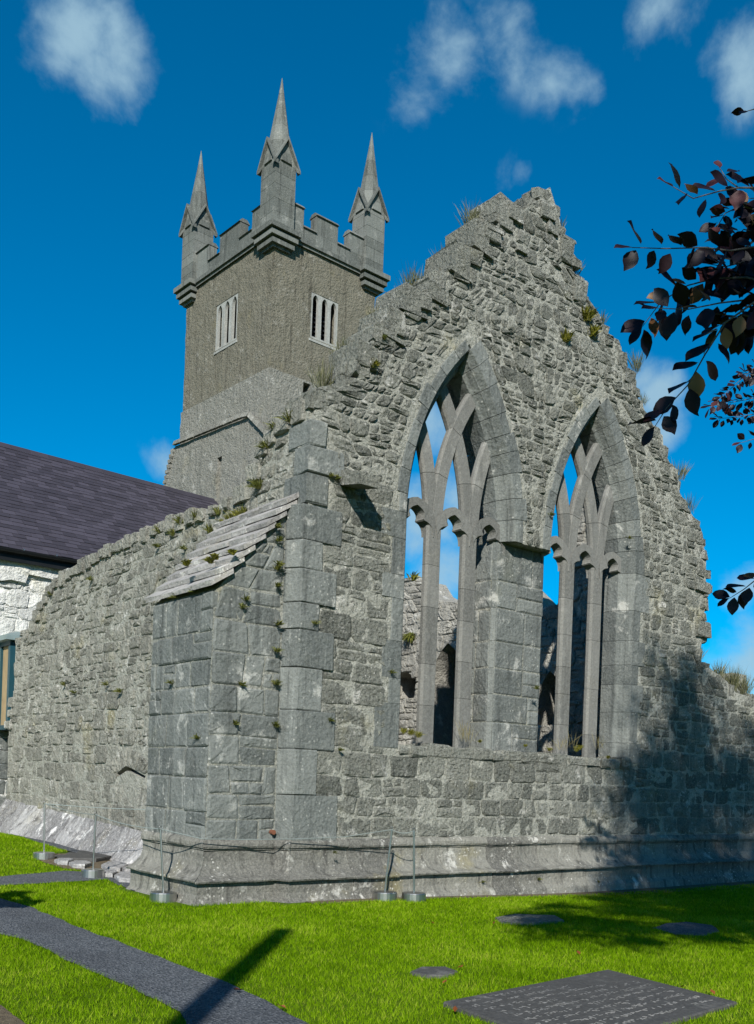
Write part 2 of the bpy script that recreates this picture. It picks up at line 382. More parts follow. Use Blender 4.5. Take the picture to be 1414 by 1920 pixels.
def lay_stones(parent, quads, fr, mat, seed, name='stone', maxn=300, **kw):
    R = random.Random(seed)
    def size(q):
        A = abs((q[2][0] - q[0][0]) * (q[2][1] - q[0][1])); c = Vector(fr[0](q[0][0], q[0][1], 0)); return A / (c - CAM).length_squared
    quads = [q for q in quads if abs((q[2][0] - q[0][0]) * (q[2][1] - q[0][1])) > .0025]
    quads.sort(key=size, reverse=True)
    rest = MB()
    for i, q in enumerate(quads):
        V, f = stone_mesh(q, fr, R, **kw); t = min(1, max(0, R.gauss(.5, .26)))
        if i < maxn: mk(name, V, f, mat, parent, t)
        else: rest.add(V, f, t)
    if rest.v: rest.build('rubble_' + name, mat, parent, 'stuff')
def core(name, outline, holes, thick, fr, mat, parent, spacing=.14, amp=.012, back=True, seed=3):
    """solid wall core with openings; mortar face slightly uneven"""
    F, flip = fr; R = random.Random(seed); vs, es = [], []
    for P in [outline] + holes:
        n0 = len(vs); pp = []
        for i in range(len(P)):
            a, b = P[i], P[(i + 1) % len(P)]; L = math.hypot(b[0] - a[0], b[1] - a[1]); k = max(1, int(L / .25))
            for j in range(k): pp.append((a[0] + (b[0] - a[0]) * j / k, a[1] + (b[1] - a[1]) * j / k))
        vs += [Vector(p) for p in pp]; es += [(n0 + i, n0 + (i + 1) % len(pp)) for i in range(len(pp))]
    nb = len(vs)
    xs = [p[0] for p in outline]; ys = [p[1] for p in outline]
    y = min(ys)
    while y < max(ys):
        x = min(xs)
        while x < max(xs):
            px, py = x + R.uniform(-.4, .4) * spacing, y + R.uniform(-.4, .4) * spacing
            if inpoly(px, py, outline) and not any(inpoly(px, py, h) for h in holes): vs.append(Vector((px, py)))
            x += spacing
        y += spacing
    V, E, T, *_ = delaunay_2d_cdt(vs, es, [], 0, 1e-6)
    tri = []
    for t in T:
        c = sum((V[i] for i in t), Vector((0, 0))) / len(t)
        if inpoly(c.x, c.y, outline) and not any(inpoly(c.x, c.y, h) for h in holes): tri.append(tuple(t))
    cnt = {}
    for t in tri:
        for i in range(3):
            k = (t[i], t[(i + 1) % 3]); cnt[k] = cnt.get(k, 0) + 1
    bd = [k for k in cnt if (k[1], k[0]) not in cnt]
    n = len(V); verts = [F(p.x, p.y, amp * (nz2(p.x, p.y, 3.0, 1.0) + .6 * R.uniform(-1, 1))) for p in V]
    faces = list(tri)
    verts += [F(p.x, p.y, -thick) for p in V]
    if back: faces += [(a + n, c + n, b + n) for a, b, c in tri]
    faces += [(b, a, a + n, b + n) for a, b in bd]
    if flip: faces = [tuple(reversed(f)) for f in faces]
    return mk(name, verts, faces, mat, parent, .6)
def sm(x): x = max(0.0, min(1.0, x)); return x * x * (3 - 2 * x)
def zg(u, v):
    return .28 * sm((v - 2.0) / 6.0) * sm((.8 - u) / 2.0) - .12 * sm(u / 6.0) * sm((v + 6) / 5.0)
def pg(x, y):
    p = pz(x, y, 0)
    for _ in range(8): p = pz(x, y, zg(p.x, p.y))
    return p

# ------------------------------------------------------------------ ground
gx = np.concatenate([np.linspace(-600, -40, 8), np.linspace(-30, -9, 8), np.arange(-8, 14.01, .5), np.linspace(16, 40, 8), np.linspace(60, 600, 8)])
gy = np.concatenate([np.linspace(-600, -40, 8), np.linspace(-30, -13, 6), np.arange(-12, 14.01, .5), np.linspace(16, 40, 8), np.linspace(60, 600, 8)])
gv = [(x, y, zg(x, y)) for y in gy for x in gx]; nx = len(gx)
gf = [(j * nx + i, j * nx + i + 1, (j + 1) * nx + i + 1, (j + 1) * nx + i) for j in range(len(gy) - 1) for i in range(nx - 1)]
lawn = mk('lawn_ground', gv, gf, M_LAWN, None, .5, 'structure', True)
def sheet(name, poly, mat, lift, kind='structure', spacing=.3):
    vs = []; es = []; n = 0
    pp = []
    for i in range(len(poly)):
        a, b = poly[i], poly[(i + 1) % len(poly)]; L = math.hypot(b[0] - a[0], b[1] - a[1]); k = max(1, int(L / .12))
        for j in range(k):
            x, y = a[0] + (b[0] - a[0]) * j / k, a[1] + (b[1] - a[1]) * j / k
            pp.append((x + .035 * nz2(x, y, 3, 4), y + .035 * nz2(x, y, 3, 8)))
    vs = [Vector(p) for p in pp]; es = [(i, (i + 1) % len(pp)) for i in range(len(pp))]
    xs = [p[0] for p in pp]; ys = [p[1] for p in pp]
    for x in np.arange(min(xs), max(xs), spacing):
        for y in np.arange(min(ys), max(ys), spacing):
            if inpoly(x, y, pp): vs.append(Vector((x, y)))
    V, E, T, *_ = delaunay_2d_cdt(vs, es, [], 0, 1e-6)
    tri = [tuple(t) for t in T if inpoly(sum(V[i].x for i in t) / 3, sum(V[i].y for i in t) / 3, pp)]
    mk(name, [(p.x, p.y, zg(p.x, p.y) + lift) for p in V], tri, mat, None, .5, kind); return pp
def gpoly(px): return [(pg(x, y).x, pg(x, y).y) for x, y in px]
PATH = sheet('gravel_path', gpoly([(-60, 1672), (0, 1686), (62, 1704), (140, 1738), (226, 1769), (320, 1805), (413, 1840), (500, 1880), (600, 1935), (700, 2050), (420, 2050), (352, 1930), (333, 1902), (252, 1857), (128, 1804), (64, 1771), (0, 1751), (-60, 1735)]), M_GRAVEL, .012)
STRIP = sheet('gravel_strip', gpoly([(-60, 1528), (0, 1544), (115, 1571), (255, 1599), (262, 1612), (165, 1606), (110, 1592), (60, 1577), (0, 1562), (-60, 1548)]), M_GRAVEL, .010)
STRIP2 = sheet('gravel_side_path', gpoly([(-60, 1640), (0, 1645), (120, 1634), (190, 1638), (265, 1664), (250, 1672), (200, 1650), (120, 1655), (0, 1662), (-60, 1660)]), M_GRAVEL, .011)
DIRT = sheet('stony_ground', gpoly([(90, 1603), (180, 1606), (268, 1618), (262, 1668), (225, 1655), (185, 1636), (120, 1630), (60, 1612)]), M_SOIL, .009)
BARE = sheet('bare_soil', gpoly([(-60, 1872), (0, 1888), (25, 1905), (60, 1935), (0, 2000), (-60, 2000)]), M_SOIL, .009)
GAP = sheet('gravel_margin', [(-.1, -.52), (2.0, -.50), (4, -.55), (7, -.85), (12, -1.2), (12, .1), (-.1, .1)], M_SOIL, .007)
PATCH = sheet('gravel_patch', gpoly([(1225, 1742), (1250, 1733), (1290, 1730), (1335, 1736), (1350, 1748), (1320, 1757), (1270, 1754)]), M_GRAVEL, .010)

# ------------------------------------------------------------------ gable wall
GW = thing('gable_wall', 'ruined grey limestone gable wall with two tall traceried windows and stepped broken top', 'ruined wall', (4, 0, 0))
GF = fr_gable(0.0)
LP = [(578, 758), (573, 749), (590, 751), (626, 730), (628, 685), (648, 666), (671, 645), (688, 617), (706, 617), (719, 623), (715, 573), (747, 584), (758, 577), (761, 560), (787, 536), (805, 544), (811, 540), (809, 510), (824, 502), (846, 498), (848, 460), (861, 456), (883, 459), (894, 418), (919, 430), (934, 421), (964, 400), (978, 382), (1048, 415), (1050, 439), (1074, 457), (1072, 514), (1098, 536), (1098, 581), (1125, 595), (1129, 625), (1163, 651), (1166, 686), (1191, 713), (1191, 743), (1205, 764), (1219, 796), (1241, 817), (1244, 863), (1269, 881), (1272, 923), (1290, 955), (1313, 994), (1317, 1026), (1322, 1047), (1322, 1090), (1327, 1107), (1320, 1143), (1315, 1164), (1325, 1182), (1315, 1203), (1308, 1238), (1333, 1256), (1361, 1277), (1379, 1299), (1414, 1309), (1480, 1320)]
top = [(p.x, p.z) for p in (pv(x, y, .60 if 600 < x < 1000 else .25 if x < 600 else .02) for x, y in LP)]   # left slope: its far top edge makes the outline
OUT = [(-.10, .70)] + [(-.10, 6.2)] + top + [(12.4, 3.3), (12.4, .70)]
ZS, ZSILL = 5.35, 2.10
RA = 3.69; WA = 1.10
WC = (2.67, 5.70)
def arch_pts(c, w, R, n=14):
    """points from the left spring over the apex to the right spring; w half width, R radius of each side"""
    rise = math.sqrt(R * R - (R - w) ** 2); a1 = math.asin(rise / R)
    L = [(c - w + R - R * math.cos(a1 * i / n), ZS + R * math.sin(a1 * i / n)) for i in range(n + 1)]
    Rr = [(2 * c - p[0], p[1]) for p in reversed(L[:-1])]
    return L + Rr
ov = .06
h1 = arch_pts(WC[0], WA + ov, RA + ov); h2 = arch_pts(WC[1], WA + ov, RA + ov)
HOLE = [(WC[0] - WA - ov, ZSILL), (WC[1] + WA + ov, ZSILL)] + list(reversed(h2)) + list(reversed(h1))
core('wall_core', OUT, [HOLE], .62, GF, M_MORTAR, GW, .12, .014)
FO = .27
hs1 = arch_pts(WC[0], WA + FO, RA + FO); hs2 = arch_pts(WC[1], WA + FO, RA + FO)
mid_l = [p for p in hs1 if p[0] < 4.185] ; mid_r = [p for p in hs2 if p[0] > 4.185]
HSTONE = [(WC[0] - WA - .25, ZSILL - .03), (WC[1] + WA + .25, ZSILL - .03)] + list(reversed(mid_r)) + list(reversed(mid_l))
def gpar(z, a):
    if z < 2.0: return (.26, .34, .26, .58, .10)
    if a < 1.4 and z < 5.2: return (.26, .38, .26, .75, .42)
    if z < 5.2: return (.22, .34, .18, .5, .5)
    if a < 1.6 and z < 7: return (.22, .34, .16, .45, .72)
    return (.20, .32, .14, .36, .70)
OUTS = [(.16, .80), (.16, 5.0), (.30, 5.2), (.30, 6.1), (-.05, 6.25)] + top + [(12.2, 3.3), (12.2, .80)]
quads = cell_layout([OUTS, HSTONE], .80, 10.72, gpar, 11, .045)
low = [q for q in quads if q[0][1] < 4.9]; up = [q for q in quads if q[0][1] >= 4.9]
lay_stones(GW, low, GF, M_STONE, 5, maxn=190, gap=.005, proud=(.000, .020), rough=.012, round_=.22)
lay_stones(GW, up, GF, M_STONE, 6, name='stone', maxn=110, gap=.008, proud=(.002, .030), rough=.015, round_=.32)
# ragged blocks along the broken top, thick through the wall
R = random.Random(21)
for i in range(len(top) - 1):
    a, b = top[i], top[i + 1]; L = math.hypot(b[0] - a[0], b[1] - a[1])
    k = max(1, int(L / .28))
    for j in range(k):
        t = (j + .5) / k; x, z = a[0] + (b[0] - a[0]) * t, a[1] + (b[1] - a[1]) * t
        if x > 12: continue
        for yv in (R.uniform(.0, .08), R.uniform(.2, .3), R.uniform(.42, .5)):
            w, d, h = R.uniform(.08, .20), R.uniform(.09, .18), R.uniform(.07, .16)
            an = R.uniform(-.25, .25)
            pl = [(x + sx * w * R.uniform(.7, 1) - sy * d * math.sin(an) * .3, yv + .08 + sy * d * R.uniform(.7, 1)) for sx, sy in ((-1, -1), (0, -1.1), (1, -1), (1.1, 0), (1, 1), (-1, 1), (-1.1, 0))]
            pl = [(max(p[0], -.13), min(.63, max(p[1], -.045 + R.uniform(0, .05)))) for p in pl]
            V, f = bevel_prism(pl, z - h - .04, z + h * R.uniform(.15, .75), .02, .018)
            mk('top_stone', V, f, M_STONE, GW, min(1, max(0, R.gauss(.6, .22))))
# skew slabs projecting on the stepped left slope and at the apex
for x0, y0, x1, y1 in [(883, 462, 921, 490), (840, 507, 881, 534), (908, 430, 940, 444), (745, 580, 798, 602), (713, 628, 756, 652), (965, 470, 985, 480), (1052, 448, 1076, 460)]:
    p, q = pv(x0, y0, 0), pv(x1, y1, 0); t = .05
    v = [(p.x, -.07, p.z), (q.x, -.06, q.z), (q.x, .3, q.z), (p.x, .3, p.z)]
    v = v + [(w_[0] + R.uniform(-.02, .02), w_[1] + R.uniform(0, .02), w_[2] + t) for w_ in v]
    mk('skew_slab', v, boxvf(0, 1, 0, 1, 0, 1)[1], M_STONE, GW)
for x, y, w, h in [(722, 592, .15, .17), (742, 590, .16, .10), (770, 575, .2, .10), (815, 520, .14, .20), (835, 508, .17, .09), (853, 472, .14, .18), (872, 466, .16, .10), (898, 430, .14, .20), (915, 432, .15, .09), (640, 690, .16, .12), (672, 655, .18, .10), (694, 628, .15, .14), (975, 425, .15, .10), (1035, 425, .13, .10), (1060, 470, .14, .16), (1085, 545, .16, .14), (1315, 1100, .2, .09), (1316, 1180, .22, .12)]:
    p = pv(x, y, .55 if x < 1000 else 0)
    pl = [(p.x - w, -.05 + R.uniform(-.02, .02)), (p.x + w, -.05 + R.uniform(-.02, .02)), (p.x + w * 1.03, .3), (p.x + w * .9, .60), (p.x - w, .61)]
    h *= 1.25; V, f = bevel_prism(pl, p.z - h, p.z + h, .02, .02); tl = R.uniform(-.16, .05)
    mk('step_stone', [(q[0], q[1], q[2] + (q[0] - p.x) * tl) for q in V], f, M_STONE, GW, R.uniform(.4, .95))
# window frames: section as (offset outward from the arris, depth behind the face)
def sweep(pos, s0, s1, n, sec, mat, name, parent, tone_=None, flip=False):
    V = []
    for i in range(n + 1):
        s = s0 + (s1 - s0) * i / n
        for o, v in sec:
            u, z = pos(s, o); V.append((u, v, z))
    k = len(sec); f = []
    for i in range(n):
        for j in range(k): f.append((i * k + j, i * k + (j + 1) % k, (i + 1) * k + (j + 1) % k, (i + 1) * k + j))
    f.append(tuple(range(k - 1, -1, -1))); f.append(tuple(range(n * k, (n + 1) * k)))
    if flip: f = [tuple(reversed(x)) for x in f]
    return mk(name, V, f, mat, parent, tone_)
def frame_sec(o): return [(o, .05), (o, -.006), (o - .012, -.014), (.010, -.014), (0, -.004), (-.060, .085), (-.075, .080), (-.082, .105), (-.115, .17), (-.165, .215), (-.165, .50), (.06, .50), (.06, .05)]
R = random.Random(31)
for ci, c in enumerate(WC):
    for side in (-1, 1):
        a1 = math.asin(math.sqrt(RA * RA - (RA - WA) ** 2) / RA)
        a = 0.0; k = 0; nb = 9
        cutsA = [a1 * (i + (R.uniform(-.2, .2) if 0 < i < nb else 0)) / nb for i in range(nb + 1)]
        for i in range(nb):
            def pos(s, o, c=c, side=side):
                ex = min(o, 9); r = RA + o
                x = (WA - RA) + r * math.cos(s); z = ZS + r * math.sin(s)
                x = max(x, 0.0012)                       # meet on the centre line at the apex
                return (c + side * x, z)
            o_ = R.uniform(.13, .22) if side < 0 else R.uniform(.18, .30)
            sweep(pos, cutsA[i] + .0012, cutsA[i + 1] - .0012, 3, frame_sec(o_), M_ASHLAR, 'voussoir', GW, R.random(), side > 0)
    # jambs (outer side of each window only; the pier closes the inner side)
    side = -1 if ci == 0 else 1
    z = ZSILL - .05; long_ = True
    while z < ZS - .01:
        h = R.uniform(.30, .62)
        if z + h > ZS - .2: h = ZS - z
        o_ = R.uniform(.34, .48) if long_ else R.uniform(.17, .24); long_ = not long_
        sweep(lambda s, o, c=c, side=side: (c + side * (WA + o), s), z + .003, z + h - .003, 1, frame_sec(o_), M_ASHLAR, 'jamb_stone', GW, R.random(), side > 0)
        z += h
for ci, c in enumerate(WC):
    for side in (-1, 1):
        a1 = math.asin(math.sqrt((RA + .05) ** 2 - (RA - WA) ** 2) / (RA + .05))
        for i in range(6): sweep(lambda s, o, c=c, side=side: (c + side * max(.001, (WA - RA) + (RA + o) * math.cos(s)), ZS + (RA + o) * math.sin(s)), a1 * i / 6 + .001, a1 * (i + 1) / 6 - .001, 3, [(.055, .615), (.055, .95), (.40, .95), (.40, .615)], M_STONE, 'rear_arch_stone', GW, R.random())
    side = -1 if ci == 0 else 1
    for i in range(6): sweep(lambda s, o, c=c, side=side: (c + side * (WA + o), s), ZSILL - .1 + (ZS - ZSILL + .1) * i / 6 + .002, ZSILL - .1 + (ZS - ZSILL + .1) * (i + 1) / 6 - .002, 1, [(.055, .615), (.055, .95), (.40, .95), (.40, .615)], M_STONE, 'rear_jamb_stone', GW, R.random())
# pier between the windows
PU0, PU1, PV0 = 3.57, 4.72, .20
pier = mk('pier', *bevel_prism([(PU0 + .012, PV0 + .06), (PU0 + .06, PV0 + .012), (PU1 - .03, PV0 + .012), (PU1 - .012, PV0 + .03), (PU1 - .012, .93), (PU0 + .012, .93)], ZSILL - .1, ZS + .01, .004), M_MORTAR, GW, .3)
z = ZSILL - .02
while z < ZS - .02:
    h = R.uniform(.34, .52)
    if z + h > ZS - .2: h = ZS - .004 - z
    cut = R.choice([.3, .45, .62, .75]); um = PU0 + (PU1 - PU0) * cut
    q = [[(PU0 + .055, z), (um, z), (um, z + h), (PU0 + .055, z + h)], [(um, z), (PU1 - .02, z), (PU1 - .02, z + h), (um, z + h)]]
    if R.random() < .5: e = q.pop(); zz = z + h * .5; q += [[e[0], e[1], (e[1][0], zz), (e[0][0], zz)], [(e[0][0], zz), (e[1][0], zz), e[2], e[3]]]
    for qq in q: mk('pier_stone', *stone_mesh(qq, fr_gable(PV0 + .012), R, gap=.005, proud=(.010, .02), round_=.05, rough=.004), M_ASHLAR, pier, R.random())
    # west side of the pier and its chamfer
    V = [(PU0, PV0 + .06), (PU0 + .05, PV0 + .0), (PU0 + .05, PV0 + .03), (PU0 + .03, PV0 + .08)]
    mk('chamfer_stone', *prism(V, z + .003, z + h - .003), M_ASHLAR, pier, R.random())
    vm = R.uniform(.45, .7)
    for v0, v1 in ((PV0 + .065, vm), (vm, .92)):
        mk('pier_stone', *stone_mesh([(v0, z), (v1, z), (v1, z + h), (v0, z + h)], fr_west(PU0 + .012), R, gap=.006, proud=(.008, .02), round_=.08, rough=.008), M_ASHLAR, pier, R.random())
    z += h
# mullions, intersecting tracery and cusped heads
MW, FWD = .146, .112
def bar_sec(dv): return [(-FWD, .200 + dv), (FWD, .200 + dv), (MW, .235 + dv), (MW, .290 + dv), (FWD, .330 + dv), (-FWD, .330 + dv), (-MW, .290 + dv), (-MW, .235 + dv)]
RT_ = 3.56
BW, BF = .120, .092
def arc_sec(dv): return [(-BF, .200 + dv), (BF, .200 + dv), (BW, .235 + dv), (BW, .290 + dv), (BF, .330 + dv), (-BF, .330 + dv), (-BW, .290 + dv), (-BW, .235 + dv)]
for ci, c in enumerate(WC):
    ms = (c - .37, c + .37)
    for mi, mu in enumerate(ms):
        z = ZSILL - .05
        while z < ZS - .01:
            h = R.uniform(.42, .85)
            if z + h > ZS - .3: h = ZS - z
            du = R.uniform(-.002, .002)
            sweep(lambda s, o, mu=mu, du=du: (mu + o + du, s), z + .0025, z + h - .0025, 1, bar_sec(R.uniform(-.002, .002)), M_TRAC, 'mullion_stone', GW, R.random())
            z += h
        for side in (-1, 1):
            # arc leaving the mullion and bending towards `side`, parallel to the opposite arch side
            mu_ = mu + side * .045
            def pos(s, o, mu=mu_, side=side): r = RT_ - o * side; return (mu + side * (RT_ - r * math.cos(s)), ZS + r * math.sin(s)) if side > 0 else (mu - RT_ + (RT_ + o) * math.cos(s), ZS + (RT_ + o) * math.sin(s))
            s = 0.0
            while s < 1.2:
                u, zz = pos(s, 0)
                r_ = math.hypot((u - c) * side + (RA - WA), zz - ZS)
                if r_ > RA - .06: break
                s += .004
            nb = max(2, int(s * RT_ / .6)); dv = (.004 if side > 0 else .009) + .003 * mi
            for i in range(nb): sweep(pos, s * i / nb + (.0010 if i else 0), s * (i + 1) / nb - .0010, 4, arc_sec(dv), M_TRAC, 'tracery_bar', GW, R.random())
    # cusped heads
    cent = (c - .74, c, c + .74)
    for hu in cent:
        z0 = 5.17; hw = .226
        inner = [(hw, 0), (.221, .07), (.198, .135), (.150, .180), (.082, .198), (.104, .238), (.102, .290), (.066, .338), (.024, .365), (0, .378)]
        outer = [(hw, .16), (.215, .25), (.180, .345), (.125, .420), (.060, .468), (0, .490)]
        inn = inner + [(-x, z) for x, z in reversed(inner[:-1])]; outr = outer + [(-x, z) for x, z in reversed(outer[:-1])]
        k = len(inn)
        # resample the outer curve to match
        def res(P, n):
            d = [0]
            for i in range(1, len(P)): d.append(d[-1] + math.hypot(P[i][0] - P[i - 1][0], P[i][1] - P[i - 1][1]))
            o = []
            for i in range(n):
                t = d[-1] * i / (n - 1); j = next(q for q in range(1, len(P)) if d[q] >= t - 1e-9); w = (t - d[j - 1]) / (d[j] - d[j - 1])
                o.append((P[j - 1][0] + (P[j][0] - P[j - 1][0]) * w, P[j - 1][1] + (P[j][1] - P[j - 1][1]) * w))
            return o
        I, O = res(inn, 33), res(outr, 33); V = []
        for v, ki, ko, dz in ((.185, 1.46, 1.63, .03), (.335, 1.0, 1.0, 0)):
            V += [(hu + p[0] * ki, v, z0 + p[1] + dz * p[1] / .375) for p in I]
            V += [(hu + p[0] * ko, v + (-.0 if v < .3 else 0), z0 + p[1] + dz) for p in O]
        n = 33; f = []  # rings: inner, outer, front then back
        for i in range(n - 1):
            f += [(i, i + 1, n + i + 1, n + i), (2 * n + i, 3 * n + i, 3 * n + i + 1, 2 * n + i + 1), (i, 2 * n + i, 2 * n + i + 1, i + 1), (n + i, n + i + 1, 3 * n + i + 1, 3 * n + i)]
        mk('cusped_head', V, f, M_TRAC, GW, R.random())
# sill stones, rough and weathered
x = WC[0] - WA
while x < WC[1] + WA:
    w = R.uniform(.22, .5); zt = ZSILL + R.uniform(-.03, .06)
    V, f = bevel_prism([(x + .01, -.03 + R.uniform(-.03, .02)), (x + w - .01, -.03 + R.uniform(-.03, .02)), (x + w - .015, .5), (x + .015, .5)], ZSILL - .16, zt, .03, .015)
    mk('sill_stone', V, f, M_STONE, GW, R.uniform(.5, 1)); x += w
# corner quoins
z = .76; long_ = True
while z < 5.05:
    h = R.uniform(.32, .62)
    if z + h > 4.85: h = 5.12 - z
    r = R.uniform(.30, .55) if long_ else R.uniform(.10, .2); long_ = not long_
    pl = [(-.31, .28), (-.30, .19), (-.19, -.035), (-.175, -.042), (r, -.038), (r, .15), (-.05, .28)]
    mk('quoin_stone', *bevel_prism(pl, z + .004, z + h - .004, .012, .004), M_ASHLAR, GW, R.random()); z += h
z = 5.14
for i, (h, r, l) in enumerate([(.40, .18, .5), (.36, .42, .3), (.34, .12, .45)]):
    dx = .05 * i
    pl = [(-.16 + dx * .3, l), (-.16 + dx * .3, -.03), (r, -.042), (r, .15), (.05, l)]
    mk('quoin_stone', *bevel_prism(pl, z + .004, z + h - .004, .02, .010), M_ASHLAR, GW, R.random()); z += h
# projecting water spout with socket above it
v, f = boxvf(.38, .66, -.48, .1, 5.50, 5.66); v = [(x_ + (.03 if y_ < 0 and x_ > .5 else 0), y_, z_ - (.10 if y_ < 0 else 0) + (.05 if z_ > 5.6 and y_ > 0 else 0)) for x_, y_, z_ in v]
mk('water_spout', v, f, M_STONE, GW, .6)
# ------------------------------------------------------------------ plinth round gable and buttress
SEC = [(-.02, .80), (.035, .775), (.060, .735), (.066, .700), (.058, .675), (.036, .668), (.034, .650), (.018, .640), (.020, .600), (.030, .52), (.055, .45), (.105, .385), (.17, .335), (.245, .305), (.262, .290), (.255, .272), (.185, .262), (.180, .12), (.20, .05), (.26, -.01), (.31, -.25), (-.02, -.25)]
def plinth(path, parent, name, seed, lens=(.55, 1.1), sec=SEC, mat=M_PLINTH):
    R = random.Random(seed); P = [Vector((a, b, 0)) for a, b in path]; nrm = []
    for i in range(len(P) - 1):
        d = (P[i + 1] - P[i]).normalized(); nrm.append(Vector((d.y, -d.x, 0)))
    for i in range(len(P) - 1):
        L = (P[i + 1] - P[i]).length; cuts = [0.0]
        while cuts[-1] < L - lens[0] * 1.3: cuts.append(min(L, cuts[-1] + R.uniform(*lens)))
        if cuts[-1] < L: cuts.append(L)
        if len(cuts) > 2 and cuts[-1] - cuts[-2] < .3: cuts.pop(-2)
        def mit(i):
            if i <= 0: return nrm[0]
            if i >= len(P) - 1: return nrm[-1]
            b = (nrm[i - 1] + nrm[i]).normalized(); return b / max(.3, b.dot(nrm[i]))
        d = (P[i + 1] - P[i]).normalized()
        for j in range(len(cuts) - 1):
            V = []; ng = 5; dz = R.uniform(-.008, .008); do = R.uniform(-.008, .008)
            for g in range(ng + 1):
                s = cuts[j] + (cuts[j + 1] - cuts[j]) * g / ng
                if g == 0 and j > 0: s += .004
                if g == ng and j < len(cuts) - 2: s -= .004
                nn = nrm[i]
                if s <= 1e-6: nn = mit(i)
                elif s >= L - 1e-6: nn = mit(i + 1)
                for k, (o, z) in enumerate(sec):
                    w = .010 * nz2(s * 3 + i * 5, z * 9, 1.0, seed) + .004 * R.uniform(-1, 1) if 0 < k < len(sec) - 1 else 0
                    zz = z + dz * (1 if k < 17 else 0) + (w if 9 < k < 17 else 0)
                    q = P[i] + d * s + nn * (o + w * 1.3 + do); V.append((q.x, q.y, zz))
            n = len(sec); f = []
            for g in range(ng):
                for k in range(n): f.append((g * n + k, (g + 1) * n + k, (g + 1) * n + (k + 1) % n, g * n + (k + 1) % n))
            f.append(tuple(range(n))); f.append(tuple(range((ng + 1) * n - 1, ng * n - 1, -1)))
            mk(name, V, f, mat, parent, .1 if L < .4 else R.random())  # short mitre block toned darker because it catches full sun
plinth([(-.30, .2), (-.19, 0), (12.2, 0)], GW, 'plinth_stone', 3)
mk('iron_bolt', *tube([(-.36, .19, .87), (-.36, .12, .87)], .032, 10), M_IRON, GW)
# ------------------------------------------------------------------ corner buttress
BT = thing('corner_buttress', 'grey ashlar buttress with sloping stone slab weathering at the gable corner', 'buttress', (-.8, 1, 0))
BU, BV0, BV1 = -1.31, .20, 1.86
sl = lambda u: 3.88 + (u - BU) * 1.16
v = [(BU, BV0, -.2), (-.05, BV0, -.2), (-.05, BV1, -.2), (BU, BV1, -.2), (BU, BV0, 3.84), (-.05, BV0, sl(-.05) - .05), (-.05, BV1, sl(-.05) - .05), (BU, BV1, 3.84)]
mk('buttress_core', v, boxvf(0, 1, 0, 1, 0, 1)[1], M_MORTAR, BT, .3)
R = random.Random(41)
qs = cell_layout([[(BV0, .74), (BV1, .74), (BV1, 3.86), (BV0, 3.86)]], .74, 3.86, lambda z, a: (.28, .46, .22, .52, .14), 17, .006)
lay_stones(BT, qs, fr_west(BU), M_ASHLAR, 8, 'ashlar_stone', gap=.005, proud=(.008, .028), round_=.07, rough=.006)
SP = [(BU, .74), (-.31, .74), (-.31, sl(-.31) - .1), (BU, 3.80)]
qs = cell_layout([SP], .74, 4.9, lambda z, a: (.26, .44, .22, .55, .30 if a > -1.1 else .0), 18, .012)
lay_stones(BT, qs, fr_gable(BV0), M_ASHLAR, 9, 'ashlar_stone', gap=.006, proud=(.006, .022), round_=.10, rough=.008)
# weathering slabs, each course lapping the one below
nS = 8
for i in range(nS):
    u0 = BU - .07 + i * (1.20 / nS); u1 = u0 + .30
    z0 = sl(u0 + .05) + .062; z1 = sl(u1) + .0
    vv = BV0 - .07
    vend = BV1 + .12 + .0 * i
    while vv < vend - .05:
        w = R.uniform(.45, .85)
        if vv + w > vend - .3: w = vend - vv
        j = R.uniform(-.015, .015)
        V = [(u0 + j, vv + .004, z0 - .02), (u1, vv + .004, z1 - .05), (u1, vv + w - .004, z1 - .05), (u0 + j, vv + w - .004, z0 - .02)]
        V = V + [(p[0] - .012 + R.uniform(-.012, .012), p[1], p[2] + .058 + R.uniform(-.008, .008)) for p in V]
        mk('weathering_slab', V, boxvf(0, 1, 0, 1, 0, 1)[1], M_COPING, BT, R.random()); vv += w
plinth([(BU, BV1 + .0), (BU, BV0), (-.302, BV0)], BT, 'plinth_stone', 5, (.5, .9))
# ------------------------------------------------------------------ west wall of the transept
WW = thing('transept_west_wall', 'rough rubble side wall with blocked pointed opening and whitened sloping foot', 'ruined wall', (0, 6, 0))
WU = -.10; WFR = fr_west(WU)
WT = [(26, 1300), (30, 1205), (45, 1190), (60, 1180), (75, 1140), (100, 1095), (125, 1078), (150, 1060), (200, 1030), (235, 1014), (265, 1003), (300, 985), (330, 975), (390, 955), (440, 935), (470, 900), (490, 850), (500, 830), (520, 800), (545, 780), (574, 760)]
wt = [(p.y, p.z) for p in (pu(x, y, WU) for x, y in WT)]
wt.sort(key=lambda p: -p[0]); wt = [(11.25, 2.4)] + [(min(a, 11.25), b) for a, b in wt]; wt[-1] = (-.05 + .1, wt[-1][1])
WO = [(.05, .55), (11.25, .55)] + wt
qs = cell_layout([WO], .60, 6.5, lambda z, a: ((.30, .42, .30, .62, .22) if z < 2.0 else (.24, .38, .22, .5, .62)), 23, .04)
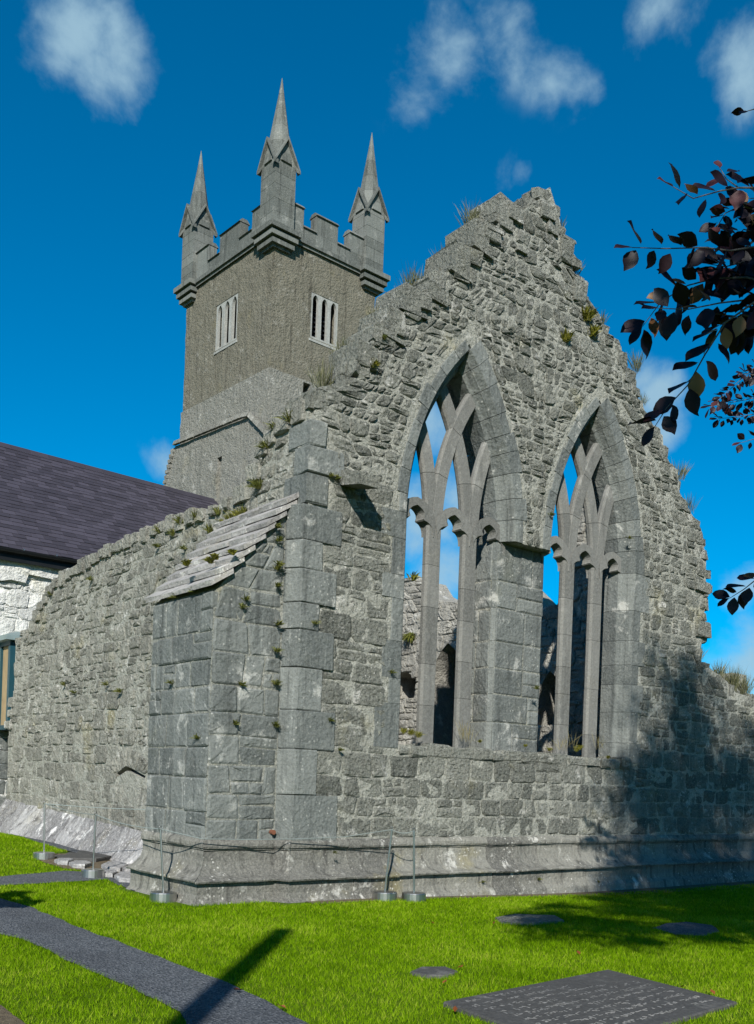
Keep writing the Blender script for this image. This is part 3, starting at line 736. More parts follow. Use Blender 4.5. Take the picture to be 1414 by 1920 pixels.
# blocked pointed opening: recess outline
AP = pu(238, 1437, WU); AL = pu(212, 1452, WU); AR = pu(272, 1452, WU)
OPN = [(AR.y, 1.05), (AR.y, AR.z), (AP.y, AP.z + .02), (AL.y, AL.z), (AL.y, 1.05)]
SLOT = [(AR.y - .03, AR.z - .03), (AR.y + .02, AR.z - .08), (AP.y, AP.z - .075), (AL.y - .02, AL.z - .08), (AL.y + .03, AL.z - .03), (AP.y, AP.z + .01)]
core('wall_core', WO, [SLOT], .95, WFR, M_MORTAR, WW, .13, .014)
ARC = [(AR.y - .08, AR.z - .05), (AR.y + .05, AR.z + .25), (AP.y, AP.z + .34), (AL.y - .05, AL.z + .25), (AL.y + .12, AL.z - .05)]
qs = [q for q in qs if not inpoly((q[0][0] + q[2][0]) / 2, (q[0][1] + q[2][1]) / 2, ARC)]
vis = [q for q in qs if q[2][0] > 3.6 or q[0][1] > 4.3]; 
lay_stones(WW, vis, WFR, M_WEST, 12, gap=.006, proud=(.000, .030), rough=.015, round_=.30)
R = random.Random(51)
for side in (0, 1):
    A, B = (AR, AP) if side == 0 else (AL, AP)
    for k in range(6):
        t0, t1 = k / 6, (k + 1) / 6
        p0 = (A.y + (B.y - A.y) * t0, A.z + (B.z - A.z) * t0); p1 = (A.y + (B.y - A.y) * t1, A.z + (B.z - A.z) * t1)
        sg = -1 if side == 0 else 1
        ang = math.radians(78 - 12 * (6 - k) / 1.6) if True else 0
        def out_(p, k2, L): an = math.radians(20 + 70 * k2); return (p[0] + sg * L * math.cos(an), p[1] + L * math.sin(an))
        q = [p0, p1, out_(p1, t1, .32), out_(p0, t0, .32)]
        if side == 1: q = [q[1], q[0], q[3], q[2]]
        mk('arch_stone', *stone_mesh(q, WFR, R, gap=.006, proud=(.02, .035), round_=.1, rough=.006), M_WEST, WW, R.random())
# battered foot
vv = BV1 + .02
while vv < 11.2:
    w = R.uniform(.45, 1.0); v1 = min(11.25, vv + w); ng = 4; V = []
    sec = [(-.02, 0), (.03, .0), (.12, -.14), (.26, -.33), (.38, -.50), (.46, -.56), (.48, -.66), (.50, -.9), (-.02, -.9)]
    for g in range(ng + 1):
        y = vv + .006 + (v1 - vv - .012) * g / ng; zt = .60 + .27 * (y - 4.4) / 6.8
        for k, (o, dz) in enumerate(sec):
            jx = .02 * nz2(y * 4, dz * 7, 1, 3) + R.uniform(-.012, .012) if 0 < k < 7 else 0
            V.append((WU - o - jx, y, zt + dz + jx))
    n = len(sec); f = [(g * n + k, g * n + (k + 1) % n, (g + 1) * n + (k + 1) % n, (g + 1) * n + k) for g in range(ng) for k in range(n)]
    f += [tuple(range(n)), tuple(range((ng + 1) * n - 1, ng * n - 1, -1))]
    mk('batter_stone', V, f, M_BATTER, WW, R.random()); vv = v1
# ragged stones on the wall head
for i in range(len(wt) - 1):
    a, b = wt[i], wt[i + 1]; L = math.hypot(b[0] - a[0], b[1] - a[1])
    if L < .05 or (abs(b[0] - a[0]) < .05 and a[0] > 11): continue
    k = max(1, int(L / .26))
    for j in range(k):
        t = (j + .5) / k; y, z = a[0] + (b[0] - a[0]) * t, a[1] + (b[1] - a[1]) * t
        for uu in (.02, .4, .75):
            w, d, h = R.uniform(.10, .2), R.uniform(.12, .24), R.uniform(.07, .15)
            pl = [(WU + uu + sx * d * R.uniform(.7, 1), y + sy * w * R.uniform(.7, 1)) for sx, sy in ((-1, -1), (0, -1.1), (1, -1), (1.1, 0), (1, 1), (0, 1.1), (-1, 1), (-1.1, 0))]
            pl = [(max(p[0], WU - .06), p[1]) for p in pl]
            mk('top_stone', *bevel_prism(pl, z - h - .05, z + h * R.uniform(.2, .8), .02, .015), M_WEST, WW, min(1, max(0, R.gauss(.55, .25))))

# ------------------------------------------------------------------ bell tower
TW = thing('bell_tower', 'square battlemented stone tower with corner spire pinnacles and triple lancet openings', 'tower', (7.30, 13.0, 0)); TW.rotation_euler.z = math.radians(1.8)
UT, VT, WE, WN = 7.30, 13.0, 3.75, 4.85
TS, TWF = fr_gable(VT), fr_west(UT)
def lancet(cx, w, z0, z1, n=5):
    h = w * .9; P = [(cx - w / 2, z0), (cx + w / 2, z0)]
    P += [(cx + w / 2 - w * (1 - math.cos(t)) * 1.0, z1 - h + h * math.sin(t) * 1.155) for t in [math.pi / 3 * i / n for i in range(n + 1)]]
    P += [(2 * cx - p[0], p[1]) for p in reversed(P[2:-1])]
    return P
def rectp(a0, a1, b0, b1): return [(a0, b0), (a1, b0), (a1, b1), (a0, b1)]
WINW = (14.80, 16.02, 14.42, 15.80); WINS = (8.66, 9.66, 14.34, 15.66)
def sub(r, e): return rectp(r[0] + e, r[1] - e, r[2] + e, r[3] - e)
core('south_face', rectp(UT + .012, UT + WE, 13.02, 16.9), [rectp(WINS[0], WINS[1], WINS[2], WINS[3])], .35, TS, M_RENDER, TW, .15, .012)
core('west_face', rectp(VT + .012, VT + WN, 13.02, 16.9), [rectp(WINW[0], WINW[1], WINW[2], WINW[3])], .35, TWF, M_RENDER, TW, .15, .012)
mk('north_face', *boxvf(UT + .36, UT + WE, VT + WN - .35, VT + WN, 13.02, 16.9), M_RENDER, TW, .5)
mk('east_face', *boxvf(UT + WE - .35, UT + WE, VT + .36, VT + WN - .36, 13.02, 16.9), M_RENDER, TW, .5)
mk('tower_roof', *boxvf(UT + .2, UT + WE - .2, VT + .2, VT + WN - .2, 16.86, 17.0), M_LEAD, TW, .3)
SLITS = rectp(8.42, 8.62, 12.25, 12.98)
core('south_lower_stage', rectp(UT - .03, UT + WE + .04, 0, 13.03), [rectp(8.44, 8.70, 12.30, 12.96)], .5, fr_gable(VT - .05), M_TOWER, TW, .25, .016)
core('west_lower_stage', rectp(VT - .035, VT + WN + .04, 0, 13.03), [], .5, fr_west(UT - .05), M_TOWER, TW, .25, .016)
# window lights
R = random.Random(61)
for win, fr, nm in ((WINW, TWF, 'w'), (WINS, TS, 's')):
    F, flip = fr; a0, a1, b0, b1 = win; w3 = (a1 - a0) / 3
    holes = [lancet(a0 + w3 * (i + .5), w3 * .62, b0 + .06, b1 - .04) for i in range(3)]
    Fr2 = ((lambda a, b, d, F=F: F(a, b, d - .015)), flip)
    wf = core('lancet_window', rectp(a0 + .002, a1 - .002, b0 + .002, b1 - .002), holes, .10, Fr2, M_WHITE, TW, .2, .002)
    mb = MB()
    for k in range(9):
        zz = b0 + .1 + k * (b1 - b0 - .1) / 9
        V = [F(a0 + .02, zz, -.34), F(a1 - .02, zz, -.34), F(a1 - .02, zz + .02, -.34), F(a0 + .02, zz + .02, -.34), F(a0 + .02, zz + .15, -.46), F(a1 - .02, zz + .15, -.46), F(a1 - .02, zz + .17, -.46), F(a0 + .02, zz + .17, -.46)]
        mk('louvre_slat', V, boxvf(0, 1, 0, 1, 0, 1)[1], M_DARK, wf, .3)
    V = [F(a0, b0, -.5), F(a1, b0, -.5), F(a1, b1, -.5), F(a0, b1, -.5)]
    mk('louvre_backing', V, [(0, 1, 2, 3)], M_DARK, wf, .2)
    V = [F(a0 - .08, b0 - .10, -.03), F(a1 + .08, b0 - .10, -.03), F(a1 + .08, b0 - .01, -.03), F(a0 - .08, b0 - .01, -.03), F(a0 - .03, b0 - .10, .02), F(a1 + .03, b0 - .10, .02), F(a1 + .03, b0 - .03, .015), F(a0 - .03, b0 - .03, .015)]
    mk('window_sill', V, boxvf(0, 1, 0, 1, 0, 1)[1], M_WHITE, wf)
# base wall of the tower with old roof line above it
BP = [(12.35, 0), (18.7, 0), (18.7, 10.6), (18.45, 10.9), (18.40, 11.2), (18.2, 11.35), (18.12, 11.65), (17.95, 11.95), (13.68, 11.80), (12.35, 10.75)]
core('tower_base', BP, [rectp(15.10, 15.38, 9.7, 11.0)], .9, fr_west(UT - .16), M_TOWER, TW, .25, .02)
for k in range(14):
    t0, t1 = k / 14, (k + 1) / 14
    def rl(t):
        a, b, c = Vector((12.5, 10.86)), Vector((13.68, 11.82)), Vector((17.95, 11.97))
        return a.lerp(b, t / .3) if t < .3 else b.lerp(c, (t - .3) / .7)
    p, q = rl(t0 + .003), rl(t1 - .003); V = []
    for d in (.02, .13): V += [fr_west(UT - .16)[0](p.x, p.y - .01, d), fr_west(UT - .16)[0](q.x, q.y - .01, d), fr_west(UT - .16)[0](q.x, q.y + .13, d * .6), fr_west(UT - .16)[0](p.x, p.y + .13, d * .6)]
    mk('roof_line_stone', V, boxvf(0, 1, 0, 1, 0, 1)[1], M_TOWER, TW)
for k in range(9):
    a = 18.0 + .07 * k; z = 11.9 - .15 * k
    mk('broken_stone', *bevel_prism([(UT - .2, a), (UT + .4, a), (UT + .4, a + .22), (UT - .2, a + .2)], z - .14, z, .02, .02), M_TOWER, TW)
mk('slit_backing', *boxvf(UT + .1, UT + .14, 15.0, 15.5, 9.6, 11.1), M_DARK, TW, .1)
mk('slit_board', *boxvf(UT + .02, UT + .06, 15.12, 15.2, 9.72, 10.7), M_IRON, TW, .5)
# cornice, parapet and merlons
e = .13
for nm, b in (('s', (UT - e, UT + WE + e, VT - e, VT + .02)), ('w', (UT - e, UT + .02, VT + .021, VT + WN + e)), ('n', (UT + .021, UT + WE + e, VT + WN - .02, VT + WN + e)), ('e', (UT + WE - .02, UT + WE + e, VT + .021, VT + WN - .021))):
    mk('cornice', *boxvf(b[0], b[1], b[2], b[3], 16.86, 16.97), M_PINN, TW)
    mk('cornice_underband', *boxvf(b[0] + .06, b[1] - .06, b[2] + .06, b[3] - .06 if nm != 'w' else b[3] - .06, 16.78, 16.859), M_PINN, TW)
def parapet(axis, fixed, lo, hi):
    L = hi - lo; segs = [(0, .16, 1), (.16, .33, 0), (.33, .63, 1), (.63, .80, 0), (.80, 1.0, 1)]
    for a, b, m_ in segs:
        p0, p1 = lo + L * a + .003, lo + L * b - .003; zt = 17.88 if m_ else 17.36
        for c in range(2 if m_ else 1):
            za, zb = (16.972, 17.36) if c == 0 else (17.362, zt)
            bx = boxvf(p0, p1, fixed - .02, fixed + .26, za, zb) if axis == 'x' else boxvf(fixed - .02, fixed + .26, p0, p1, za, zb)
            mk('merlon' if c else 'parapet_stone', *bx, M_PINN, TW, R.random())
        bx = boxvf(p0 - .02, p1 + .02, fixed - .07, fixed + .31, zt + .002, zt + .07) if axis == 'x' else boxvf(fixed - .07, fixed + .31, p0 - .02, p1 + .02, zt + .002, zt + .07)
        v, f = bx; cxm = sum(q[0] for q in v) / 8; cym = sum(q[1] for q in v) / 8
        v = v[:4] + [(q[0] if axis == 'x' else cxm + (q[0] - cxm) * .45, q[1] if axis == 'y' else cym + (q[1] - cym) * .45, q[2] + .04) for q in v[4:]]
        mk('merlon_coping', v, f, M_PINN, TW, R.random())
PW = .70
pc = [(UT + .2, VT + .2), (UT + .2, VT + WN - .2), (UT + WE - .2, VT + .2), (UT + WE - .2, VT + WN - .2)]
parapet('x', VT, UT + .2 + PW / 2, UT + WE - .2 - PW / 2); parapet('x', VT + WN - .24, UT + .2 + PW / 2, UT + WE - .2 - PW / 2)
parapet('y', UT, VT + .2 + PW / 2, VT + WN - .2 - PW / 2); parapet('y', UT + WE - .24, VT + .2 + PW / 2, VT + WN - .2 - PW / 2)
for cx_, cy_ in pc:
    def sq(h): return [(cx_ - h, cy_ - h), (cx_ + h, cy_ - h), (cx_ + h, cy_ + h), (cx_ - h, cy_ + h)]
    h = PW / 2
    pin = mk('pinnacle', *prism(sq(h + .17), 16.84, 16.98), M_PINN, TW)
    mk('corbel', *prism(sq(h + .10), 16.66, 16.80), M_PINN, pin); mk('corbel', *prism(sq(h + .03), 16.48, 16.61), M_PINN, pin)
    mk('corbel_neck', *prism(sq(h - .06), 16.40, 16.839), M_PINN, pin)
    z = 16.982
    while z < 18.78:
        hh = R.uniform(.28, .42); hh = min(hh, 18.80 - z); mk('shaft_stone', *bevel_prism(sq(h), z, z + hh - .003, .006), M_PINN, pin, R.random()); z += hh
    # gablets: four little gables, apex at the middle of each face
    ZB, ZT = 18.80, 19.42
    for k in range(4):
        a = k * math.pi / 2; ca, sa = math.cos(a), math.sin(a)
        def L(x, y, z): return (cx_ + ca * x - sa * y, cy_ + sa * x + ca * y, z)
        V = [L(-h, -h, ZB), L(h, -h, ZB), L(0, -h, ZT), L(-h * .2, 0, ZB), L(h * .2, 0, ZB), L(0, 0, ZT)]
        mk('gablet', V, [(0, 1, 2), (3, 5, 4), (0, 2, 5, 3), (1, 4, 5, 2), (0, 3, 4, 1)], M_PINN, pin, R.random())
        for s in (-1, 1):       # raking coping
            o0 = (s * (h + .09), ZB - .16); o1 = (0, ZT + .02); t = .085
            V = [L(o0[0], -h - .10, o0[1]), L(o1[0], -h - .10, o1[1]), L(o1[0], -h - .10, o1[1] + t), L(o0[0], -h - .10, o0[1] + t)]
            V += [L(o0[0] , -h + .04, o0[1]), L(o1[0], -h + .04, o1[1]), L(o1[0], -h + .04, o1[1] + t), L(o0[0], -h + .04, o0[1] + t)]
            mk('gablet_coping', V, boxvf(0, 1, 0, 1, 0, 1)[1], M_PINN, pin, R.random())
    zc_ = [18.82, 19.45, 19.95, 20.45, 20.9, 21.38]; r0 = h * 1.22
    for k in range(5):
        ra, rb = [r0 * (21.38 - z) / (21.38 - 18.82) for z in (zc_[k], zc_[k + 1])]; rb = max(rb, .008)
        oct_ = [(math.cos(math.pi / 8 + i * math.pi / 4), math.sin(math.pi / 8 + i * math.pi / 4)) for i in range(8)]
        V = [(cx_ + ra * x, cy_ + ra * y, zc_[k] + .002) for x, y in oct_] + [(cx_ + rb * x, cy_ + rb * y, zc_[k + 1] - .002) for x, y in oct_]
        mk('spire_stone', V, [tuple(range(7, -1, -1)), tuple(range(8, 16))] + [(i, (i + 1) % 8, 8 + (i + 1) % 8, 8 + i) for i in range(8)], M_PINN, pin, R.random())
# ------------------------------------------------------------------ nave building
NV = thing('nave_building', 'nave with purple grey slate roof and pale limewashed rubble wall', 'building', (0, 15, 0))
VN = 12.2; ZE = 6.50
core('nave_wall', rectp(-9, 7.1, 0, 6.55), [], .8, fr_gable(VN), M_PALE, NV, .3, .03)
qs = cell_layout([rectp(-1.2, 2.6, 4.3, 6.5)], 4.3, 6.5, lambda z, a: (.24, .4, .25, .6, .35), 33, .04)
lay_stones(NV, qs, fr_gable(VN), M_PALE, 14, gap=.004, proud=(.015, .05), rough=.02, round_=.3)
qs = cell_layout([rectp(-1.2, .6, .3, 2.45)], .3, 2.45, lambda z, a: (.28, .4, .3, .6, .2), 34, .02)
lay_stones(NV, qs, fr_gable(VN), M_ASHLAR, 15, gap=.008, proud=(.02, .05), rough=.01, round_=.15)
stp = [(-60, 1080), (0, 1090), (18, 1088), (45, 1094), (50, 1078), (110, 1090), (165, 1095)]
SB = [(p.x, p.z) for p in (pv(x, y, VN) for x, y in stp)]
core('upper_wall_band', SB + [(SB[-1][0], 6.45), (SB[0][0], 6.45)], [], .2, fr_gable(VN - .12), M_PALE, NV, .2, .03)
def zr(u): return 9.86 - .025 * (u - .8)
VR = 15.35; VE = 11.93; ZEV = 6.50
def rp(u, t, lift=0.0):
    z = ZEV + (zr(u) - ZEV) * t; v = VE + (VR - VE) * t
    nn = Vector((0, -(zr(u) - ZEV), VR - VE)).normalized(); return Vector((u, v, z)) + nn * lift
V = [rp(-9, 0), rp(7.13, 0), rp(7.13, 1), rp(-9, 1)]; V = [tuple(p) for p in V] + [(p.x, p.y, p.z - .12) for p in V]
roof = mk('roof_deck', V, [(0, 1, 2, 3), (7, 6, 5, 4), (0, 4, 5, 1), (1, 5, 6, 2), (2, 6, 7, 3), (3, 7, 4, 0)], M_SLATE, NV, .2)
V = [(-9, VR, zr(-9)), (7.13, VR, zr(7.13)), (7.13, 2 * VR - VE, ZEV), (-9, 2 * VR - VE, ZEV)]; V += [(p[0], p[1], p[2] - .12) for p in V]
mk('north_roof_slope', V, [(0, 1, 2, 3), (7, 6, 5, 4), (0, 4, 5, 1), (1, 5, 6, 2), (2, 6, 7, 3), (3, 7, 4, 0)], M_SLATE, NV, .4)
core('nave_gable_end', [(VN + .02, 0), (2 * VR - VN, 0), (2 * VR - VN, 6.5), (VR, 9.7), (VN + .02, 6.5)], [], .3, fr_west(-8.95), M_PALE, NV, .5, .01)
NR = 30; R = random.Random(71); cand = []
for r in range(NR):
    t0 = r / NR - .006; t1 = min(1.0, (r + 2.05) / NR); u = -9 + (r % 2) * .15
    while u < 7.0:
        w = .30 + R.uniform(-.012, .012); cand.append((u, min(u + w, 7.12), t0, t1)); u += w
allsl = MB(); n_ind = 0
cand.sort(key=lambda c: (rp((c[0] + c[1]) / 2, (c[2] + c[3]) / 2) - CAM).length if -.2 < c[0] else 1e3)
SF = boxvf(0, 1, 0, 1, 0, 1)[1]
for u0, u1, t0, t1 in cand:
    j = R.uniform(-.003, .003); la = .030 + R.uniform(0, .008)
    V = [rp(u0 + .004, t0 + j, la - .012), rp(u1 - .004, t0 + j, la - .012), rp(u1 - .004, t1, .003), rp(u0 + .004, t1, .003)]
    V = V + [rp(u0 + .004, t0 + j, la), rp(u1 - .004, t0 + j, la), rp(u1 - .004, t1, .010), rp(u0 + .004, t1, .010)]
    tn = R.random() ** 1.4 if R.random() > .03 else 2.2
    if n_ind < 300: mk('slate', V, SF, M_SLATE, roof, tn); n_ind += 1
    else: allsl.add(V, SF, tn)
allsl.build('slates', M_SLATE, roof, 'stuff')
for k in range(32):
    u0 = -9 + k * .5; a, b = rp(u0 + .004, 1), rp(u0 + .496, 1)
    V = []
    for p in (a, b): V += [(p.x, p.y - .14, p.z - .09), (p.x, p.y, p.z + .06), (p.x, p.y + .14, p.z - .09), (p.x, p.y, p.z - .02)]
    mk('ridge_tile', V, [(0, 1, 5, 4), (1, 2, 6, 5), (2, 3, 7, 6), (3, 0, 4, 7), (3, 2, 1, 0), (4, 5, 6, 7)], M_SLATE, roof, R.random() * .4)
prof = [(math.cos(a), math.sin(a)) for a in np.linspace(math.pi, 2 * math.pi, 9)]
V = []; 
for u0 in (-9, 7.0): V += [(u0, VE - .07 + .065 * c, ZEV - .03 + .075 * s) for c, s in prof]
gut = mk('gutter', V, [(i, i + 1, 9 + i + 1, 9 + i) for i in range(8)], M_GUTTER, NV, .3)
mk('fascia_board', *boxvf(-9, 7.0, VE + .03, VE + .06, ZEV - .28, ZEV - .02), M_GUTTER, NV, .3)
mk('soffit_board', *boxvf(-9, 7.0, VE + .062, VN, ZEV - .10, ZEV - .07), M_GUTTER, NV, .3)
for u0 in np.arange(-5, 6.5, .75): mk('gutter_bracket', *boxvf(u0, u0 + .03, VE - .145, VE + .028, ZEV - .03, ZEV + .01), M_METAL, gut, .6)
# oriel window box
OV = 11.42; OU = pv(17, 1280, OV).x; OZ1 = pv(17, 1200, OV).z; OZ0 = pv(17, 1360, OV).z
orl = mk('oriel_window', *boxvf(OU - .06, OU + 1.5, OV - .06, VN, OZ0 - .10, OZ0), M_TEAL, NV, .4)
for px_, py_, w_ in ((OU, OV, .13), (OU, VN - .16, .13), (OU + 1.3, OV, .13), (OU + .42, OV, .08), (OU + .86, OV, .08)):
    mk('window_post', *boxvf(px_, px_ + w_, py_, py_ + w_, OZ0 + .001, OZ1), M_TEAL, orl, R.random())
mk('head_rail', *boxvf(OU - .005, OU + 1.44, OV - .005, OV + .1, OZ1 - .10, OZ1 + .001), M_TEAL, orl); mk('head_rail', *boxvf(OU - .004, OU + .1, OV + .101, VN, OZ1 - .10, OZ1 + .001), M_TEAL, orl)
mk('boarded_pane', *boxvf(OU + .05, OU + .07, OV + .13, VN - .16, OZ0, OZ1 - .1), M_BOARD, orl)
GL, t_, b_ = new_mat('dark_glazing'); setb(b_, Base_Color=(.01, .013, .016, 1), Roughness=.08, Specular_IOR_Level=.5)
for k in range(3): mk('window_pane', *boxvf(OU + .13 + k * .44, OU + .42 + k * .44, OV + .05, OV + .06, OZ0, OZ1 - .1), GL, orl)
V = [(OU - .14, OV - .14, OZ1), (OU + 1.6, OV - .14, OZ1), (OU + 1.6, VN, OZ1), (OU - .14, VN, OZ1), (OU - .14, OV - .14, OZ1 + .11), (OU + 1.6, OV - .14, OZ1 + .11), (OU + 1.6, VN, OZ1 + .11), (OU - .14, VN, OZ1 + .11), (OU + .2, OV + .25, OZ1 + .24), (OU + 1.3, OV + .25, OZ1 + .24), (OU + 1.3, VN, OZ1 + .24), (OU + .2, VN, OZ1 + .24)]
mk('lead_cap', V, [(3, 2, 1, 0), (0, 1, 5, 4), (1, 2, 6, 5), (3, 0, 4, 7), (4, 5, 9, 8), (5, 6, 10, 9), (7, 4, 8, 11), (8, 9, 10, 11)], M_LEAD, orl)
# ------------------------------------------------------------------ inner east wall seen through the windows
EW = thing('transept_inner_wall', 'sunlit ruined inner wall seen through the empty window lights', 'ruined wall', (9.5, 6, 0))
EU = 9.0
EP = [(.96, 0), (12.3, 0), (12.3, 6.6), (9.6, 6.7), (8.6, 6.75), (8.2, 6.7), (7.9, 6.35), (7.3, 6.05), (6.8, 5.95), (6.2, 6.3), (5.2, 6.4), (4.6, 5.9), (4.1, 5.45), (3.7, 5.5), (3.45, 5.7), (3.3, 6.6), (3.1, 7.5), (2.9, 8.1), (2.5, 8.0), (2.0, 7.0), (1.5, 6.1), (.96, 5.2)]
A1 = lancet(7.05, 1.35, 0.02, 5.0); A2 = lancet(3.75, .62, 2.9, 4.1); A3 = [(8.0, 3.7), (9.2, 3.7), (9.2, 4.3), (8.7, 4.45), (8.2, 4.2)]
core('wall_core', EP, [A1, A2, A3], .9, fr_west(EU), M_INNER, EW, .16, .03)
A1b = lancet(7.05, 1.5, 0.0, 5.1); A2b = lancet(3.75, .74, 2.85, 4.2)
qs = [q for q in cell_layout([EP], .2, 9.2, lambda z, a: (.24, .38, .2, .5, .6), 43, .05) if not any(inpoly((q[0][0] + q[2][0]) / 2, (q[0][1] + q[2][1]) / 2, P) for P in (A1b, A2b, A3)) and 2.5 < q[0][0] < 10.5 and q[0][1] > 1.5]
lay_stones(EW, qs, fr_west(EU), M_INNER, 16, gap=.008, proud=(.01, .05), rough=.018, round_=.3)
mk('niche_back', *boxvf(EU + .5, EU + .55, 3.3, 4.2, 2.7, 4.3), M_INNER, EW, .8)
CH = thing('side_chapel', 'dark side chapel behind the arched opening of the inner wall', 'chapel', (10.5, 7, 0))
core('chapel_wall', rectp(4.6, 9.5, 0, 4.9), [lancet(6.6, .30, 1.9, 3.2), lancet(7.2, .30, 1.9, 3.2), [(6.9, 3.35), (7.06, 3.55), (6.9, 3.78), (6.74, 3.55)]], .4, fr_west(12.2), M_INNER, CH, .2, .02)
mk('chapel_shade_slab', *boxvf(9.905, 12.6, 4.6, 9.5, 4.9, 5.2), M_INNER, CH, .4); mk('chapel_side', *boxvf(9.905, 12.19, 9.1, 9.5, 0, 4.89), M_INNER, CH, .4); mk('chapel_side', *boxvf(9.905, 12.19, 4.6, 5.0, 0, 4.89), M_INNER, CH, .4)  # flat slab added overhead to keep daylight out of the chapel
FWALL = thing('chancel_far_wall', 'far lit rubble wall beyond the dark chapel opening', 'ruined wall', (14.5, 9, 0))
core('wall_core', rectp(3, 14, 0, 4.6), [], .6, fr_west(15.0), M_INNER, FWALL, .3, .05)
# ------------------------------------------------------------------ barrier posts and ropes
def post(px_b, py_b, px_t, py_t, label, plane=None):
    b = pg(px_b, py_b)
    if plane is not None: b = pv(px_b, py_b, plane); b.z = zg(b.x, b.y)
    dep = (b - CAM).dot(FW); t = pd(px_t, py_t, dep)
    T = thing('barrier_post', label, 'barrier post', tuple(b), 'rope barrier posts round the ruin')
    mk('weighted_base', *lathe(b, [(.155, -.01), (.165, .0), (.165, .105), (.158, .115), (.02, .122)], 24), M_METAL, T)
    mk('rod', *tube([b + Vector((0, 0, .11)), t], .0135, 8), M_METAL, T)
    mk('eye_ring', *tube([t + Vector((.022 * math.cos(a), .008, .022 + .022 * math.sin(a))) for a in np.linspace(0, 6.28, 11)], .006, 6), M_METAL, T)
    return t + Vector((0, 0, .01))
T1 = post(82, 1612, 84, 1508, 'steel barrier post standing on the lawn edge beside the gravel strip')
T2 = post(174, 1645, 180, 1529, 'steel barrier post standing on the stony ground before the whitened wall foot')
T3 = post(306, 1690, 301, 1556, 'steel barrier post in front of the buttress plinth corner')
T4 = post(722, 1663, 735, 1557, 'leaning steel barrier post standing against the gable plinth', -.42)
T5 = post(776, 1678, 776, 1559, 'upright steel barrier post on the grass edge under the windows', -.62)
B6 = Vector((-.78, 2.35, .2)); T6 = B6 + Vector((0, 0, .85))
p6 = thing('barrier_post', 'steel barrier post half hidden behind the buttress plinth', 'barrier post', tuple(B6), 'rope barrier posts round the ruin')
mk('rod', *tube([B6 + Vector((0, 0, -.1)), T6], .0135, 8), M_METAL, p6); mk('weighted_base', *lathe(B6 + Vector((0, 0, -.12)), [(.165, 0), (.165, .1), (.02, .12)], 24), M_METAL, p6)
def rope(a, b, sag, label):
    pts = [a.lerp(b, t) - Vector((0, 0, sag * 4 * t * (1 - t))) for t in np.linspace(0, 1, 14)]
    tag(mk('barrier_rope', *tube(pts, .006, 6), M_ROPE), label, 'rope', 'barrier ropes')
rope(T1, T2, .03, 'thin rope between the lawn edge post and the stony ground post')
rope(T2, T3, .04, 'thin rope running to the post at the buttress corner')
rope(T1, T6, .02, 'thin rope reaching behind the buttress plinth')
pp_ = [T3, Vector((-1.43, .06, .80)), Vector((-.9, -.0, .79)), Vector((-.2, -.13, .80)), Vector((.5, -.25, .83)), T4]
tag(mk('barrier_rope', *tube(pp_, .006, 6), M_ROPE), 'long thin rope hanging along the plinth to the leaning post', 'rope', 'barrier ropes')
rope(T4, T5, .04, 'short slack rope joining the leaning and upright posts')
# ------------------------------------------------------------------ grave slabs and loose stones
GB = [(-2.47, -5.40), (-.37, -5.22), (-.50, -6.52), (-2.62, -6.72)]
zz = zg(-1.5, -6)
gs = thing('grave_slab', 'large dark flat grave slab with worn rows of lettering in the grass', 'grave slab', (-1.5, -6, 0))
slab = mk('slab', *bevel_prism(list(reversed(GB)), zz - .10, zz + .035, .012, .004), M_GRAVE, gs, .5)
mb = MB(); R = random.Random(81)
A, B, D = Vector(GB[0]), Vector(GB[1]), Vector(GB[3])
for ln in range(10):
    s = .07 + .088 * ln; x = .05 + R.uniform(0, .06)
    while x < .93:
        w = R.uniform(.012, .020)
        if R.random() < .14: x += .02; continue
        O = A + (B - A) * x + (D - A) * s; e1 = (B - A).normalized(); e2 = (D - A).normalized()
        for st in range(R.choice([1, 2, 2, 3])):
            k = R.random(); p0 = O + e1 * R.uniform(0, .025) + e2 * R.uniform(-.022, .022)
            dirv = (e1 if k < .6 else e2) if k < .85 else (e1 + e2).normalized(); Ln = R.uniform(.018, .04); pr = Vector((-dirv.y, dirv.x)) * .0038
            q = [p0 - pr, p0 + dirv * Ln - pr, p0 + dirv * Ln + pr, p0 + pr]
            mb.add([(c.x, c.y, zz + .034) for c in q] + [(c.x, c.y, zz + .0375) for c in q], SF)
        x += w * 1.35
mb.build('carved_lettering', M_LETTER, gs, 'stuff')
def flat_stone(name, px, label, cat, mat=M_GRAVE, h=.03, group=None):
    P = [pg(x, y) for x, y in px]; z = sum(zg(p.x, p.y) for p in P) / len(P)
    pl = [(p.x, p.y) for p in P]
    ar = sum(pl[i][0] * pl[(i + 1) % len(pl)][1] - pl[(i + 1) % len(pl)][0] * pl[i][1] for i in range(len(pl)))
    if ar < 0: pl.reverse()
    tag(mk(name, *bevel_prism(pl, z - .08, z + h, .012, .006), mat, None, .6), label, cat, group); return pl
G2 = flat_stone('flat_marker_stone', [(768, 1828), (790, 1819), (835, 1818), (858, 1826), (840, 1834), (800, 1836)], 'small flat marker stone sunk in the lawn above the lettered slab', 'marker stone')
G3 = flat_stone('flat_marker_stone', [(928, 1724), (965, 1718), (1040, 1722), (1058, 1730), (1000, 1736), (940, 1733)], 'flat stone sunk in the lawn at the edge of the tree shadow', 'marker stone', M_STONE)
LEDGE = flat_stone('stone_ledge', [(98, 1602), (130, 1596), (262, 1600), (268, 1612), (180, 1618), (110, 1614)], 'long flat stone ledge between the lawn and the buttress plinth', 'ledge', M_GRAVE, .07)
